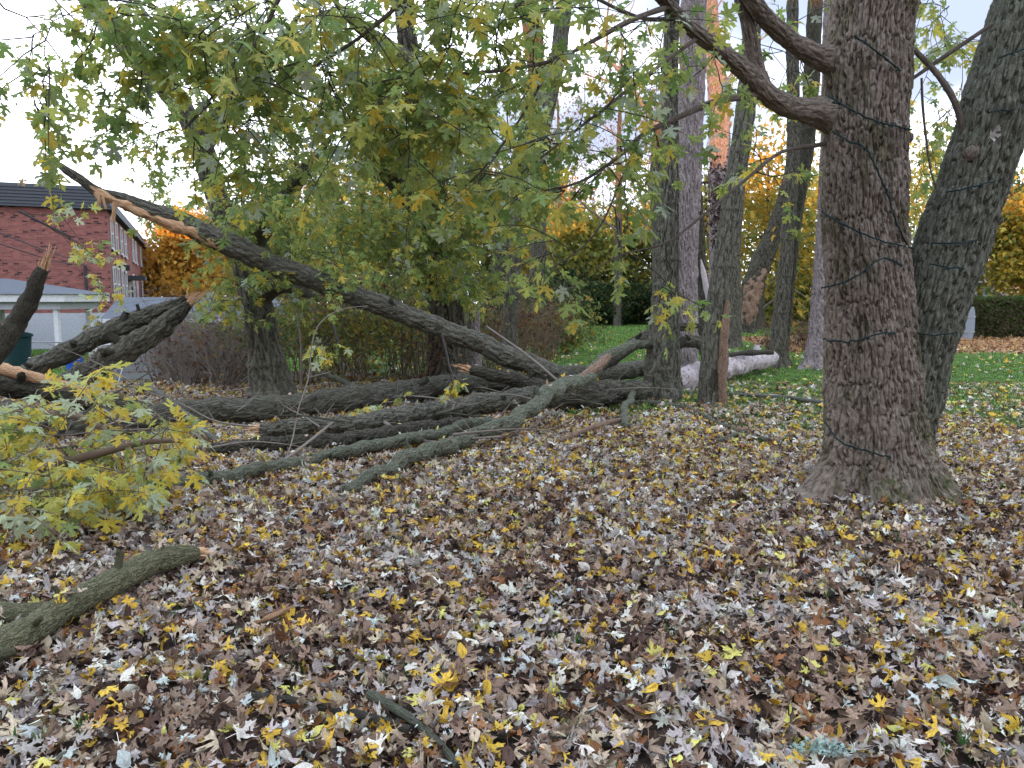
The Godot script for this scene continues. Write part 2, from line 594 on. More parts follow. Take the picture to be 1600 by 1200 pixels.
# spec: [px, py, half width in px, depth or -1 to lie on the ground, lift]
func keys_of(spec: Array) -> Array:
	var out := []
	for s in spec:
		if s[3] > 0:
			out.append([at(s[0], s[1], s[3]), s[2] / F * s[3]])
		else:
			var h: float = 0.1
			var p := Vector3.ZERO
			for k in 4:
				p = gp(s[0], s[1], h)
				h = s[2] / F * -p.z * 0.9 + s[4]
			out.append([p, s[2] / F * -p.z])
	return out

func fallen(called: String, label: String, category: String, spec: Array, m: String, opts := {}) -> Node3D:
	var keys := keys_of(spec)
	var base: Vector3 = on(keys[0][0])
	var o := thing(called, label, category, base, opts.get("group", ""))
	var mb := MB.new()
	var rad: float = keys[keys.size() / 2][1]
	var sides := int(clampf(rad * 300.0, 12, 48))
	for k in keys.size():
		keys[k][1] *= 0.88
	var k2 := smooth(keys, maxf(0.02, rad * 0.22))
	for k in k2.size():
		var w: Vector3 = k2[k][0] * 1.7
		k2[k][0] += Vector3(lump.get_noise_3d(w.x, w.y, w.z + 9.0), lump.get_noise_3d(w.y, w.z, w.x) * 0.7, lump.get_noise_3d(w.z, w.x, w.y + 5.0)) * minf(rad, 0.09) * opts.get("crook", 0.6 if m != "bark_lichen" else 1.0)
	var d0: Vector3 = (k2[0][0] - k2[1][0]).normalized()
	var r0: float = k2[0][1]
	k2.push_front([k2[0][0] + d0 * r0 * 0.3, r0 * 0.72])
	k2.push_front([k2[0][0] + d0 * r0 * 0.12, r0 * 0.02])
	tube(mb, shift(k2, base), sides, opts.get("rough", 0.22), opts.get("relief", rad * 0.26), maxf(0.3, rad * 3.6), Color.WHITE, opts.get("freq", 4.0))
	part(o, opts.get("part", "bark"), mb.mesh(), M[m])
	if rad > 0.06:
		for k in opts.get("drift", 9):
			var e1: Array = k2[rng.randi() % k2.size()]
			if e1[0].y > 1.2:
				continue
			var side := (e1[0] as Vector3) + Vector3(g() * 0.05, e1[1] * 1.04 + 0.008, g() * e1[1] * 0.4)
			var cw: Array = [[0.66, 0.43, 0.06], [0.55, 0.44, 0.33], [0.29, 0.195, 0.145], [0.68, 0.62, 0.2], [0.5, 0.46, 0.43]][rng.randi() % 5]
			on_logs.append([Transform3D(leaf_basis(Vector3(g(), g() * 0.25, g()), Vector3(g() * 0.3, 1, g() * 0.3), 0.065 * u(0.7, 1.2)), side), Color(cw[0], cw[1], cw[2])])
		for k in opts.get("stubs", 4):
			var e0: Array = k2[int((0.12 + 0.76 * (k + rng.randf() * 0.7) / 4.0) * (k2.size() - 2))]
			var out := Vector3(g(), absf(g()) * 0.9 + 0.2, g() * 0.7 + 0.3).normalized()
			var sr: float = e0[1] * u(0.16, 0.34)
			var sl: float = e0[1] * u(1.1, 2.2)
			var sm0 := MB.new()
			var sp0: Vector3 = e0[0] - base
			tube(sm0, [[sp0 + out * e0[1] * 0.5, sr * 1.8], [sp0 + out * e0[1] * 0.95, sr * 1.2], [sp0 + out * (e0[1] + sl * 0.4) + Vector3(g(), g(), g()) * 0.01, sr], [sp0 + out * sl, sr * 0.8]], 9, 0.4, sr * 0.3, 0.15, Color.WHITE, 12.0)
			part(o, "branch_stub", sm0.mesh(), M[m])
	var n := 0
	for e in opts.get("torn", []):
		var p: Vector3 = keys[e[0]][0]
		var d: Vector3
		if e.size() > 3:
			d = (e[3] as Vector3).normalized()
		else:
			d = (p - keys[e[0] + (1 if e[0] == 0 else -1)][0]).normalized()
		part(o, "torn_wood", splinters(p - base, d, keys[e[0]][1] * e[1], e[2] * 1.35, 26, hash(called) + n), M.wood_fresh)
		n += 1
	return o

# ------------------------------------------------------------------ standing trees
func limb(mb: MB, tips: Array, p: Vector3, dir: Vector3, length: float, r: float, level: int, up: float, kids: int) -> void:
	var keys := []
	var q := p
	var d := dir.normalized()
	var steps := 5
	for k in steps + 1:
		keys.append([q, lerpf(r, r * 0.35, float(k) / steps)])
		if k < steps:
			d = (d + Vector3(g() * 0.16, g() * 0.12 + up, g() * 0.16)).normalized()
			q += d * (length / steps)
	tube(mb, keys, 7 if level > 1 else 4, 0.0, 0.0, 0.6, Color.WHITE, 3.0, null, false)
	if level <= 0:
		tips.append(q)
		tips.append(keys[3][0])
		return
	for k in kids:
		var f := 0.35 + 0.65 * (k + 0.5) / kids
		var b: Vector3 = keys[int(f * steps)][0]
		var side := d.cross(Vector3(g(), g(), g())).normalized()
		limb(mb, tips, b, d * 0.75 + side * 0.9 + Vector3(0, up * 2.0, 0), length * u(0.5, 0.72), r * 0.45, level - 1, up, kids)
	tips.append(q)

func tree(called: String, label: String, where: Vector3, keys: Array, m: String, crown: Dictionary, group := "") -> Node3D:
	var o := thing(called, label, "tree", where, group)
	var mb := MB.new()
	var rad: float = keys[0][1]
	var sides := int(clampf(rad * 420.0, 24, 120)) if crown.get("near", true) else 12
	var k2 := smooth(keys, 0.05 if crown.get("near", true) else 0.3)
	var foot: Vector3 = keys[0][0]
	var flare: float = crown.get("flare", 0.35)
	var sh := func(q: float, out: Vector3, p: Vector3) -> float:
		var h := p.y - foot.y
		var a := atan2(out.x, out.z)
		return q * (1.0 + flare * exp(-h / (rad * 1.1)) * (0.75 + 0.45 * sin(a * 4.0 + foot.x * 3.0) + 0.2 * sin(a * 7.0 + foot.z)))
	tube(mb, shift(k2, where), sides, 0.14, rad * 0.2 if crown.get("near", true) else 0.0, maxf(0.8, rad * 3.0), Color.WHITE, 2.5, func(q: float, out: Vector3, p: Vector3) -> float: return sh.call(q, out, p + where), true)
	part(o, "trunk", mb.mesh(), M[m])
	var lm := MB.new()
	var tips := []
	for l in crown.get("limbs", []):
		limb(lm, tips, l[0], l[1], l[2], l[3], crown.get("level", 2), crown.get("up", 0.06), crown.get("kids", 3))
	if lm.v.size():
		for k in lm.v.size():
			lm.v[k] -= where
		part(o, "limbs" if false else "branchwork", lm.mesh(), M[crown.get("twig", m)], "stuff")
	var leaves := []
	var n: int = crown.get("leaves", 0)
	if n > 0 and tips.size() > 0:
		var spread: float = crown.get("spread", 0.5)
		for k in n:
			var c: Vector3 = tips[rng.randi() % tips.size()]
			var p := c + Vector3(g(), g() * 0.8 - 0.2, g()) * spread
			if p.y < 0.1:
				continue
			leaves.append([Transform3D(leaf_basis(Vector3(g(), g() - 0.7, g()), Vector3(g(), g() + 1.0, g()), crown.size * u(0.7, 1.3)), p), pick(crown.pal)])
		scatter(o, "crown", leaf_far, leaves, M.far_leaf)
	return o

const GREEN := [[0.20, 0.22, 0.33, 0.09], [0.32, 0.34, 0.43, 0.12], [0.27, 0.48, 0.52, 0.13], [0.13, 0.68, 0.56, 0.09], [0.08, 0.46, 0.54, 0.38]]
const DULL := [[0.45, 0.15, 0.20, 0.06], [0.25, 0.22, 0.27, 0.07], [0.2, 0.28, 0.24, 0.05], [0.1, 0.42, 0.28, 0.04]]
const GOLD := [[0.5, 0.60, 0.40, 0.05], [0.3, 0.42, 0.33, 0.06], [0.2, 0.22, 0.25, 0.05]]
const OLIVE := [[0.4, 0.42, 0.42, 0.09], [0.3, 0.26, 0.32, 0.09], [0.3, 0.62, 0.52, 0.10]]
const AMBER := [[0.6, 0.74, 0.38, 0.06], [0.25, 0.78, 0.50, 0.10], [0.15, 0.6, 0.30, 0.05]]
const RUST := [[0.5, 0.20, 0.10, 0.05], [0.3, 0.13, 0.07, 0.05], [0.2, 0.28, 0.18, 0.08]]
const FALLEN := [[0.32, 0.62, 0.62, 0.14], [0.28, 0.82, 0.62, 0.09], [0.30, 0.58, 0.66, 0.42], [0.10, 0.30, 0.40, 0.12]]

func _ready() -> void:
	rng.seed = 20241107
	lump.seed = 4
	lump.frequency = 1.0
	lump.fractal_octaves = 3
	patch.seed = 8
	patch.frequency = 0.5
	patch.fractal_octaves = 3
	view_and_light()
	make_materials()
	make_leaves()
	ground_and_litter()
	behind_camera()
	brick_house()
	far_right()
	far_trees()
	middle_trees()
	understory()
	logs()
	maple()
	small_things()

func view_and_light() -> void:
	var cam := Camera3D.new()
	cam.name = "camera"
	cam.position = EYE
	cam.rotation.x = -PITCH
	cam.fov = rad_to_deg(2.0 * atan(600.0 / F))
	cam.near = 0.05
	cam.far = 600.0
	add_child(cam)
	cam.current = true
	var e := Environment.new()
	e.background_mode = Environment.BG_SKY
	e.tonemap_mode = Environment.TONE_MAPPER_LINEAR
	e.tonemap_exposure = 4.0
	e.sdfgi_enabled = true
	e.ssao_enabled = true
	e.ssil_enabled = true
	# evening sky: pale at the horizon, light blue above, broken by soft grey-lilac cloud
	var w := 512
	var h := 256
	var n := FastNoiseLite.new()
	n.seed = 198
	n.frequency = 1.4
	n.fractal_octaves = 4
	var data := PackedFloat32Array()
	data.resize(w * h * 3)
	for y in h:
		var el := (0.5 - (y + 0.5) / h) * PI
		var up := maxf(0.0, sin(el))
		for x in w:
			var az := (x + 0.5) / w * TAU
			var dv := Vector3(cos(el) * sin(az), sin(el) * 2.2, -cos(el) * cos(az))
			var c := smoothstep(-0.18, 0.28, n.get_noise_3dv(dv * 1.1))
			var clear := Vector3(0.98, 0.97, 0.96).lerp(Vector3(0.70, 0.81, 1.0), pow(up, 0.6))
			var cloud := Vector3(0.15, 0.178, 0.25)
			var s := clear.lerp(cloud, c * 0.95)
			for k in 3:
				data[(y * w + x) * 3 + k] = s[k]
	var im := Image.create_from_data(w, h, false, Image.FORMAT_RGBF, data.to_byte_array())
	var pm := PanoramaSkyMaterial.new()
	pm.panorama = ImageTexture.create_from_image(im)
	pm.energy_multiplier = 1.0
	e.sky = Sky.new()
	e.sky.sky_material = pm
	var we := WorldEnvironment.new()
	we.name = "environment"
	we.environment = e
	add_child(we)
	var sun := DirectionalLight3D.new()
	sun.name = "sun"
	sun.light_color = Color(1.0, 0.68, 0.36)
	sun.light_energy = 0.75
	sun.light_angular_distance = 0.6
	sun.shadow_enabled = true
	sun.look_at_from_position(Vector3.ZERO, Vector3(0.2, -0.092, -0.97))
	add_child(sun)

# how much of the ground is lawn there, 0 to 1
func lawn(x: float, z: float) -> float:
	var d := -z
	var edge := 9.3 + patch.get_noise_2d(x * 0.7, z * 0.7) * 2.4
	if x < 1.0:
		edge += (1.0 - x) * 1.9
	if x < -5.5:
		edge = lerpf(edge, 15.5, smoothstep(-5.5, -8.0, x))
	var v := smoothstep(edge - 1.4, edge + 1.6, d)
	if x > 8.0:
		v *= 1.0 - smoothstep(21.0, 22.5, d + patch.get_noise_2d(x, z)) * (1.0 - smoothstep(29.0, 30.0, d))
	return v

func ground_and_litter() -> void:
	# the ground, one sheet
	var xs := []
	var zs := []
	var c := -12.0
	while c <= 12.0:
		xs.append(c); c += 0.2
	for k in range(1, 26):
		xs.append(12.0 + pow(k, 1.85) * 0.75)
		xs.push_front(-12.0 - pow(k, 1.85) * 0.75)
	c = 2.0
	while c >= -26.0:
		zs.append(c); c -= 0.2
	for k in range(1, 26):
		zs.append(-26.0 - pow(k, 1.85) * 0.75)
		zs.push_front(2.0 + pow(k, 1.85) * 0.4)
	var mb := MB.new()
	var soil := Color(0.075, 0.052, 0.04)
	var green := Color(0.085, 0.16, 0.032)
	var tan := Color(0.42, 0.24, 0.12)
	for z in zs:
		for x in xs:
			mb.v.append(Vector3(x, terrain(x, z) - 0.012, z))
			mb.n.append(Vector3.UP)
			mb.uv.append(Vector2(x, z))
			var l := lawn(x, z)
			var col := soil.lerp(green * (0.85 + 0.3 * patch.get_noise_2d(x * 3.0, z * 3.0)), l)
			if x > 8.0 and -z > 20.0:
				col = tan.lerp(green, l)
			mb.c.append(col)
	var w := xs.size()
	for a in zs.size() - 1:
		for b in w - 1:
			var s: int = a * w + b
			mb.i.append_array(PackedInt32Array([s, s + w, s + 1, s + 1, s + w, s + w + 1]))
	for a in range(1, zs.size() - 1):
		for b in range(1, w - 1):
			var s2: int = a * w + b
			mb.n[s2] = (mb.v[s2 + w] - mb.v[s2 - w]).cross(mb.v[s2 + 1] - mb.v[s2 - 1]).normalized() * -1.0
			if mb.n[s2].y < 0:
				mb.n[s2] = -mb.n[s2]
	part(self, "ground", mb.mesh(), M.ground, "structure")
	# fallen leaves
	var pal := {
		"brown": [0.35, 0.235, 0.165], "dark": [0.09, 0.05, 0.036], "mauve": [0.50, 0.44, 0.405], "tan": [0.60, 0.47, 0.33],
		"cream": [0.82, 0.78, 0.66], "yellow": [0.72, 0.46, 0.06], "russet": [0.30, 0.13, 0.05], "silver": [0.66, 0.71, 0.66], "lemon": [0.68, 0.62, 0.16],
	}
	var mix := [["brown", 0.26], ["dark", 0.11], ["mauve", 0.19], ["tan", 0.17], ["cream", 0.09], ["yellow", 0.065], ["russet", 0.065], ["silver", 0.025], ["lemon", 0.02]]
	var litter := []
	var single := []
	var count := 0
	while count < 215000:
		var d := sqrt(u(1.1 * 1.1, 14.0 * 14.0))
		var x := u(-1.0, 1.0) * (0.78 * d + 0.9)
		count += 1
		var thin := 1.0 - lawn(x, -d) * 0.86
		thin *= lerpf(1.0, 0.55, smoothstep(7.0, 12.0, d))
		if rng.randf() > thin:
			continue
		var tree_d := Vector2(x - 2.8, d - 6.1).length()
		if tree_d < 0.42:
			continue
		var t := rng.randf()
		var bias := patch.get_noise_2d(x * 1.2 + 40.0, d * 1.2) * 0.10 + smoothstep(4.0, 8.5, d) * 0.09
		var kind := "brown"
		if rng.randf() < bias:
			kind = "yellow" if rng.randf() < 0.6 else "lemon"
		else:
			for e in mix:
				t -= e[1]
				if t <= 0.0:
					kind = e[0]
					break
		var drift := patch.get_noise_2d(x * 1.7, d * 1.7 + 20.0)
		if drift > 0.14 and kind in ["mauve", "tan", "cream"] and rng.randf() < 0.55:
			kind = "brown" if rng.randf() < 0.6 else "dark"
		elif drift < -0.15 and kind in ["brown", "dark"] and rng.randf() < 0.35:
			kind = "mauve"
		var layer := rng.randf()
		if kind in ["cream", "yellow", "silver", "lemon"]:
			layer = maxf(layer, rng.randf())
		var size := 0.055 * u(0.45, 1.5)
		var y := terrain(x, -d) + 0.006 + layer * layer * 0.045 + 0.07 * exp(-maxf(0.0, tree_d - 0.5) / 0.12)
		var up := Vector3(g() * 0.42, 1.0, g() * 0.42).normalized()
		if rng.randf() < 0.22:
			up = Vector3(g(), 0.5, g()).normalized()
			y += 0.012
		var yaw := rng.randf() * TAU
		var b := Basis(Quaternion(Vector3.UP, up)) * Basis(Vector3.UP, yaw)
		var flip := 1.0 if rng.randf() < 0.5 else -1.0
		var bas := Basis(b.x * size * flip, b.z * size, b.y * size * flip)
		var k := u(0.72, 1.25)
		var cc: Array = pal[kind]
		var col2 := Color(cc[0] * k, cc[1] * k * u(0.95, 1.05), cc[2] * k)
		var tr := Transform3D(bas, Vector3(x, y, -d) - b.z * size * 0.8)
		var inside := absf(x) < 0.64 * d and d > 2.35
		if inside and d < 4.2 and layer > 0.66 and single.size() < 300 and rng.randf() < (0.9 if kind in ["yellow", "cream", "silver", "lemon", "russet"] else 0.10):
			single.append([tr, kind])
		else:
			litter.append([tr, col2])
	# thinly over the lawn behind
	for k in 2600:
		var d3 := sqrt(u(9.0 * 9.0, 34.0 * 34.0))
		var x3 := u(-0.35, 1.0) * 0.75 * d3
		if lawn(x3, -d3) < 0.4 and not (x3 > 8.0 and d3 > 20.0):
			continue
		var kd: String = ["yellow", "lemon", "tan", "cream", "yellow"][rng.randi() % 5]
		var c3: Array = pal[kd]
		litter.append([Transform3D(leaf_basis(Vector3(g(), g() * 0.15, g()), Vector3(g() * 0.3, 1, g() * 0.3), 0.09 * u(0.7, 1.2)), Vector3(x3, terrain(x3, -d3) + 0.045, -d3)), Color(c3[0], c3[1], c3[2])])
	# a drift of tan leaves below the far hedge
	for k in 9000:
		var x4 := u(8.0, 26.0)
		var z4 := -u(21.2, 29.5)
		var kt := u(0.6, 1.2)
		litter.append([Transform3D(leaf_basis(Vector3(g(), g() * 0.2, g()), Vector3(g() * 0.5, 1, g() * 0.5), 0.12 * u(0.7, 1.2)), Vector3(x4, terrain(x4, z4) + 0.03, z4)), Color(0.52 * kt, 0.30 * kt, 0.15 * kt)])
	scatter(self, "fallen_leaves", leaf_dead, litter, M.litter)
	var says := {
		"brown": ["dull brown maple leaf lying on top of the leaf litter", "brown fallen leaves"],
		"dark": ["very dark brown curled maple leaf on top of the litter", "dark fallen leaves"],
		"mauve": ["greyish mauve dry maple leaf on top of the litter", "mauve fallen leaves"],
		"tan": ["light tan dry maple leaf on top of the litter", "tan fallen leaves"],
		"cream": ["pale cream maple leaf lying on the brown litter", "cream fallen leaves"],
		"yellow": ["bright golden yellow maple leaf lying on the litter", "golden fallen leaves"],
		"russet": ["rusty red-brown maple leaf lying on the litter", "russet fallen leaves"],
		"silver": ["pale silvery green maple leaf lying underside up on litter", "silvery fallen leaves"],
		"lemon": ["lemon yellow to lime maple leaf lying on the litter", "lemon fallen leaves"],
	}
	var skins := {}
	for e2 in single:
		var kd2: String = e2[1]
		if not skins.has(kd2):
			var sm: StandardMaterial3D = M.litter.duplicate()
			sm.resource_name = "litter_" + kd2
			sm.vertex_color_use_as_albedo = false
			sm.albedo_color = lin(pal[kd2][0], pal[kd2][1], pal[kd2][2])
			skins[kd2] = sm
		var o := part(self, "fallen_leaf", leaf_dead[rng.randi() % leaf_dead.size()], skins[kd2])
		o.transform = e2[0]
		tag(o, says[kd2][0], "leaf", says[kd2][1])
	# grass
	var blades := MB.new()
	for k in 9:
		var a := TAU * k / 9.0 + rng.randf()
		var o2 := Vector3(cos(a), 0, sin(a))
		var s3 := o2.cross(Vector3.UP) * 0.09
		var root := o2 * u(0.0, 0.35)
		var top := root + o2 * u(0.2, 0.7) + Vector3.UP * u(0.6, 1.1)
		var mid := root.lerp(top, 0.55) + Vector3.UP * 0.12
		blades.quad(root - s3, mid - s3 * 0.8, mid + s3 * 0.8, root + s3)
		blades.tri(mid - s3 * 0.8, top, mid + s3 * 0.8)
	var bm := blades.mesh()
	var tufts := []
	for k in 90000:
		var d5 := pow(rng.randf(), 0.75) * 42.0 + 7.0
		var x5 := u(-0.95, 0.95) * 0.72 * d5
		var l5 := lawn(x5, -d5)
		if rng.randf() > l5:
			continue
		if x5 < -0.5 and x5 > -6.0 and d5 < 24.0:
			continue
		var kk := u(0.7, 1.3)
		var sz := 0.055 * u(0.7, 1.4) * (1.0 + smoothstep(14.0, 40.0, d5) * 1.4)
		tufts.append([Transform3D(Basis(Vector3.UP, rng.randf() * TAU).scaled(Vector3(sz, sz * 0.8, sz)), Vector3(x5, terrain(x5, -d5) - 0.008, -d5)), Color(0.125 * kk, 0.22 * kk * u(0.9, 1.1), 0.05 * kk)])
	for k in 260:
		var d6 := sqrt(u(5.0, 100.0))
		var x6 := u(-0.7, 0.7) * d6
		for j in 2:
			var sz2 := 0.05 * u(0.7, 1.4)
			tufts.append([Transform3D(Basis(Vector3.UP, rng.randf() * TAU).scaled(Vector3(sz2 * 0.6, sz2, sz2 * 0.6)), Vector3(x6 + g() * 0.04, terrain(x6, -d6), -d6 + g() * 0.04)), Color(0.05, 0.12, 0.03)])
	scatter(self, "grass", [bm], tufts, M.blade)
	for o3 in get_children():
		if o3.name == "grass":
			tag(o3, "short green lawn grass behind the fallen logs", "grass")
		elif String(o3.name).begins_with("fallen_leaves"):
			tag(o3, "thick litter of brown and yellow maple leaves", "leaves")

func wall_box(o: Node3D, called: String, lo: Vector3, hi: Vector3, m: String) -> MeshInstance3D:
	var mb := MB.new()
	mb.box(lo, hi)
	return part(o, called, mb.mesh(), M[m])

# the houses behind the camera whose shadow lies over the clearing
func behind_camera() -> void:
	var n := 0
	for s in [[-25.0, -9.0, 11.0, "three-storey brick house with flat roof behind the viewpoint, in the middle of its row"], [-9.0, 12.0, 11.0, "three-storey brick house with flat roof behind the viewpoint, at the end of its row"], [-38.5, -26.0, 11.7, "brick house with flat roof, the tallest of the row behind the viewpoint"]]:
		var o := thing("row_house", s[3], "house", Vector3(s[0], 0, 16.0), "")
		var wd: float = s[1] - s[0] - 0.05
		wall_box(o, "wall", Vector3(0, -1, 0), Vector3(wd, s[2] - 0.5, 9), "brick")
		wall_box(o, "roof", Vector3(-0.1, s[2] - 0.5, -0.2), Vector3(wd + 0.02, s[2], 9.2), "shingle")
		var x := 1.5
		while x < wd - 2.0:
			for y in [1.1, 4.1, 7.0]:
				window(o, Vector3(x, y, -0.02), Vector3(1, 0, 0), Vector3(0, 0, -1), 1.1, 1.5)
			x += 3.4
		n += 1

func window(o: Node3D, p: Vector3, along: Vector3, out: Vector3, w: float, h: float) -> void:
	var fr := MB.new()
	var t := 0.09
	var bar := func(a: float, b: float, c: float, d: float, depth: float) -> void:
		var q := [p + along * a + Vector3.UP * c, p + along * b + Vector3.UP * c, p + along * b + Vector3.UP * d, p + along * a + Vector3.UP * d]
		var e := out * depth
		fr.quad(q[0] + e, q[3] + e, q[2] + e, q[1] + e)
		for k in 4:
			fr.quad(q[k], q[k] + e, q[(k + 1) % 4] + e, q[(k + 1) % 4])
	bar.call(0.0, t, 0.0, h, 0.05)
	bar.call(w - t, w, 0.0, h, 0.05)
	bar.call(t, w - t, 0.0, t, 0.05)
	bar.call(t, w - t, h - t, h, 0.05)
	bar.call(t, w - t, h * 0.5 - 0.035, h * 0.5 + 0.035, 0.045)
	var f := part(o, "window", fr.mesh(), M.white_trim)
	var pn := MB.new()
	var q2 := [p + along * t + Vector3.UP * t, p + along * (w - t) + Vector3.UP * t, p + along * (w - t) + Vector3.UP * (h - t), p + along * t + Vector3.UP * (h - t)]
	pn.quad(q2[0] + out * 0.02, q2[3] + out * 0.02, q2[2] + out * 0.02, q2[1] + out * 0.02)
	part(f, "pane", pn.mesh(), M.window_glass)
	var sl := MB.new()
	var s0 := p - along * 0.05 - Vector3.UP * 0.07
	sl.quad(s0 + out * 0.09, s0 + out * 0.09 + Vector3.UP * 0.068, s0 + along * (w + 0.1) + out * 0.09 + Vector3.UP * 0.068, s0 + along * (w + 0.1) + out * 0.09)
	sl.quad(s0 + Vector3.UP * 0.068, s0 + along * (w + 0.1) + Vector3.UP * 0.068, s0 + along * (w + 0.1) + out * 0.09 + Vector3.UP * 0.068, s0 + out * 0.09 + Vector3.UP * 0.068)
	part(f, "sill", sl.mesh(), M.white_trim)

func brick_house() -> void:
	var yb := -0.9
	var o := thing("brick_house", "long two-storey red brick house with dark shingled parapet and pale base wall", "house", Vector3(-18.6, yb, -36.0))
	o.rotation.y = deg_to_rad(22.4)
	var L := 45.0
	var W := 15.0
	wall_box(o, "foundation", Vector3(-W - 0.02, -0.5, -L - 0.02), Vector3(0.02, 1.75, 0.02), "white_wall")
	wall_box(o, "wall", Vector3(-W, 1.75, -L), Vector3(0, 6.5, 0), "brick")
	# mansard band: sloping shingles
	var mb := MB.new()
	var a := [Vector3(0.28, 6.45, 0.28), Vector3(0.28, 6.45, -L - 0.28), Vector3(-W - 0.28, 6.45, -L - 0.28), Vector3(-W - 0.28, 6.45, 0.28)]
	var b := [Vector3(-0.2, 7.5, -0.2), Vector3(-0.2, 7.5, -L + 0.2), Vector3(-W + 0.2, 7.5, -L + 0.2), Vector3(-W + 0.2, 7.5, -0.2)]
	for k in 4:
		mb.quad(a[k], b[k], b[(k + 1) % 4], a[(k + 1) % 4])
	mb.quad(b[3], b[0], b[1], b[2])
	mb.quad(a[0], a[1], a[2], a[3])
	var roof := part(o, "roof", mb.mesh(), M.shingle)
	for k in 6:
		var y := 6.56 + k * 0.15
		var inset := 0.28 - 0.48 * (y - 6.45) / 1.05 + 0.02
		var c := MB.new()
		c.box(Vector3(-W, y, inset - 0.02), Vector3(inset, y + 0.02, inset + 0.015))
		part(roof, "shingle_course", c.mesh(), M.shingle)
	for s in [1.2, 3.6, 6.6, 9.2, 15.5, 18.2, 24.0, 27.0, 33.0, 38.0]:
		window(o, Vector3(0.01, 4.75, -s), Vector3(0, 0, -1), Vector3(1, 0, 0), 1.15, 1.5)
	for s in [1.2, 3.3, 6.0, 8.3, 14.5, 18.0, 24.0, 28.0, 34.0, 39.0]:
		window(o, Vector3(0.01, 2.25, -s), Vector3(0, 0, -1), Vector3(1, 0, 0), 1.15, 1.7)
	var dr := wall_box(o, "door", Vector3(0.005, 0.9, -12.6), Vector3(0.10, 3.4, -11.2), "white_trim")
	wall_box(dr, "door_panel", Vector3(0.10, 1.0, -12.35), Vector3(0.13, 3.1, -11.45), "green_plastic")
	wall_box(o, "awning", Vector3(0.0, 3.5, -13.0), Vector3(0.9, 3.75, -10.8), "shingle")
	var dp := MB.new()
	tube(dp, [[Vector3(-1.0, 0.2, 0.07), 0.06], [Vector3(-1.0, 3.9, 0.07), 0.06]], 8)
	part(o, "downpipe", dp.mesh(), M.cable)
	for s2 in [[-0.6, 0.09], [-0.9, 0.14]]:
		pass
	for k in 2:
		var lampm := MB.new()
		lampm.box(Vector3(0.005, 3.95, -3.0 - k * 5.2), Vector3(0.3, 4.25, -2.8 - k * 5.2))
		part(o, "wall_lamp", lampm.mesh(), M.cable)
	# porch roof on white posts
	var pc := thing("porch", "low porch with pale blue-grey roof and white posts before the brick house", "porch", Vector3(-16.2, -0.88, -28.0))
	wall_box(pc, "fascia", Vector3(-9.0, 2.28, -3.2), Vector3(0, 2.56, 0), "white_trim")
	wall_box(pc, "beam", Vector3(-8.7, 2.0, -2.95), Vector3(-0.3, 2.279, -0.25), "white_wall")
	var pr := MB.new()
	var e := [Vector3(-9.1, 2.562, 0.1), Vector3(0.1, 2.562, 0.1), Vector3(0.1, 2.562, -3.3), Vector3(-9.1, 2.562, -3.3)]
	var r0 := Vector3(-7.4, 3.15, -1.6)
	var r1 := Vector3(-3.0, 3.15, -1.6)
	pr.quad(e[0], r0, r1, e[1]); pr.tri(e[1], r1, e[2]); pr.quad(e[2], r1, r0, e[3]); pr.tri(e[3], r0, e[0])
	part(pc, "roof", pr.mesh(), M.porch_roof)
	for x in [-0.62, -4.1, -8.4]:
		for z in [-0.5, -2.7]:
			wall_box(pc, "post", Vector3(x, 0, z), Vector3(x + 0.16, 1.999, z + 0.16), "white_trim")
	# railing
	var rl := thing("railing", "thin grey metal railing in front of the pale base wall", "railing", Vector3(-15.0, -0.9, -26.0))
	for y in [0.25, 0.95]:
		var rm := MB.new()
		tube(rm, [[Vector3(-4.5, y, 0), 0.022], [Vector3(1.8, y, 0), 0.022]], 6)
		part(rl, "rail", rm.mesh(), M.metal)
	for x in [-4.5, -2.4, -0.3, 1.8]:
		var rm2 := MB.new()
		tube(rm2, [[Vector3(x, 0, 0), 0.025], [Vector3(x, 0.97, 0), 0.025]], 6)
		part(rl, "railing_post", rm2.mesh(), M.metal)
	# bins
	for s3 in [["bin", "blue plastic bin beside the porch post", "bin", -14.2, -24.9, "blue_plastic", 0.55], ["bin", "dark green wheeled bin behind the upright snapped limb", "bin", -10.3, -16.0, "green_plastic", 0.95]]:
		var bn := thing(s3[0], s3[1], s3[2], on(Vector3(s3[3], 0, s3[4])))
		var h: float = s3[6]
		var bmb := MB.new()
		tube(bmb, [[Vector3(0, 0, 0), 0.19], [Vector3(0, 0.03, 0), 0.21], [Vector3(0, h, 0), 0.28]], 14)
		part(bn, "body", bmb.mesh(), M[s3[5]])
		var lid := MB.new()
		tube(lid, [[Vector3(0, h + 0.002, 0), 0.31], [Vector3(0, h + 0.05, 0), 0.31], [Vector3(0, h + 0.09, 0), 0.2]], 14)
		part(bn, "lid", lid.mesh(), M[s3[5]])
	# shed
	var sp := on(at(300, 560, 20.5))
	var sh := thing("shed", "low grey sided garden shed behind the leaning split logs", "shed", Vector3(sp.x, -0.86, -20.5))
	sh.rotation.y = 0.12
	wall_box(sh, "wall", Vector3(-2.0, 0, -2.4), Vector3(2.0, 1.85, 0), "siding")
	for k in 9:
		wall_box(sh, "siding_board", Vector3(-2.0, 0.06 + k * 0.2, 0.001), Vector3(2.0, 0.235 + k * 0.2, 0.022), "siding")
	var sm := MB.new()
	var f := [Vector3(-2.2, 1.84, 0.2), Vector3(2.2, 1.84, 0.2), Vector3(2.2, 1.84, -2.6), Vector3(-2.2, 1.84, -2.6)]
	var rg := [Vector3(-2.2, 2.42, -1.2), Vector3(2.2, 2.42, -1.2)]
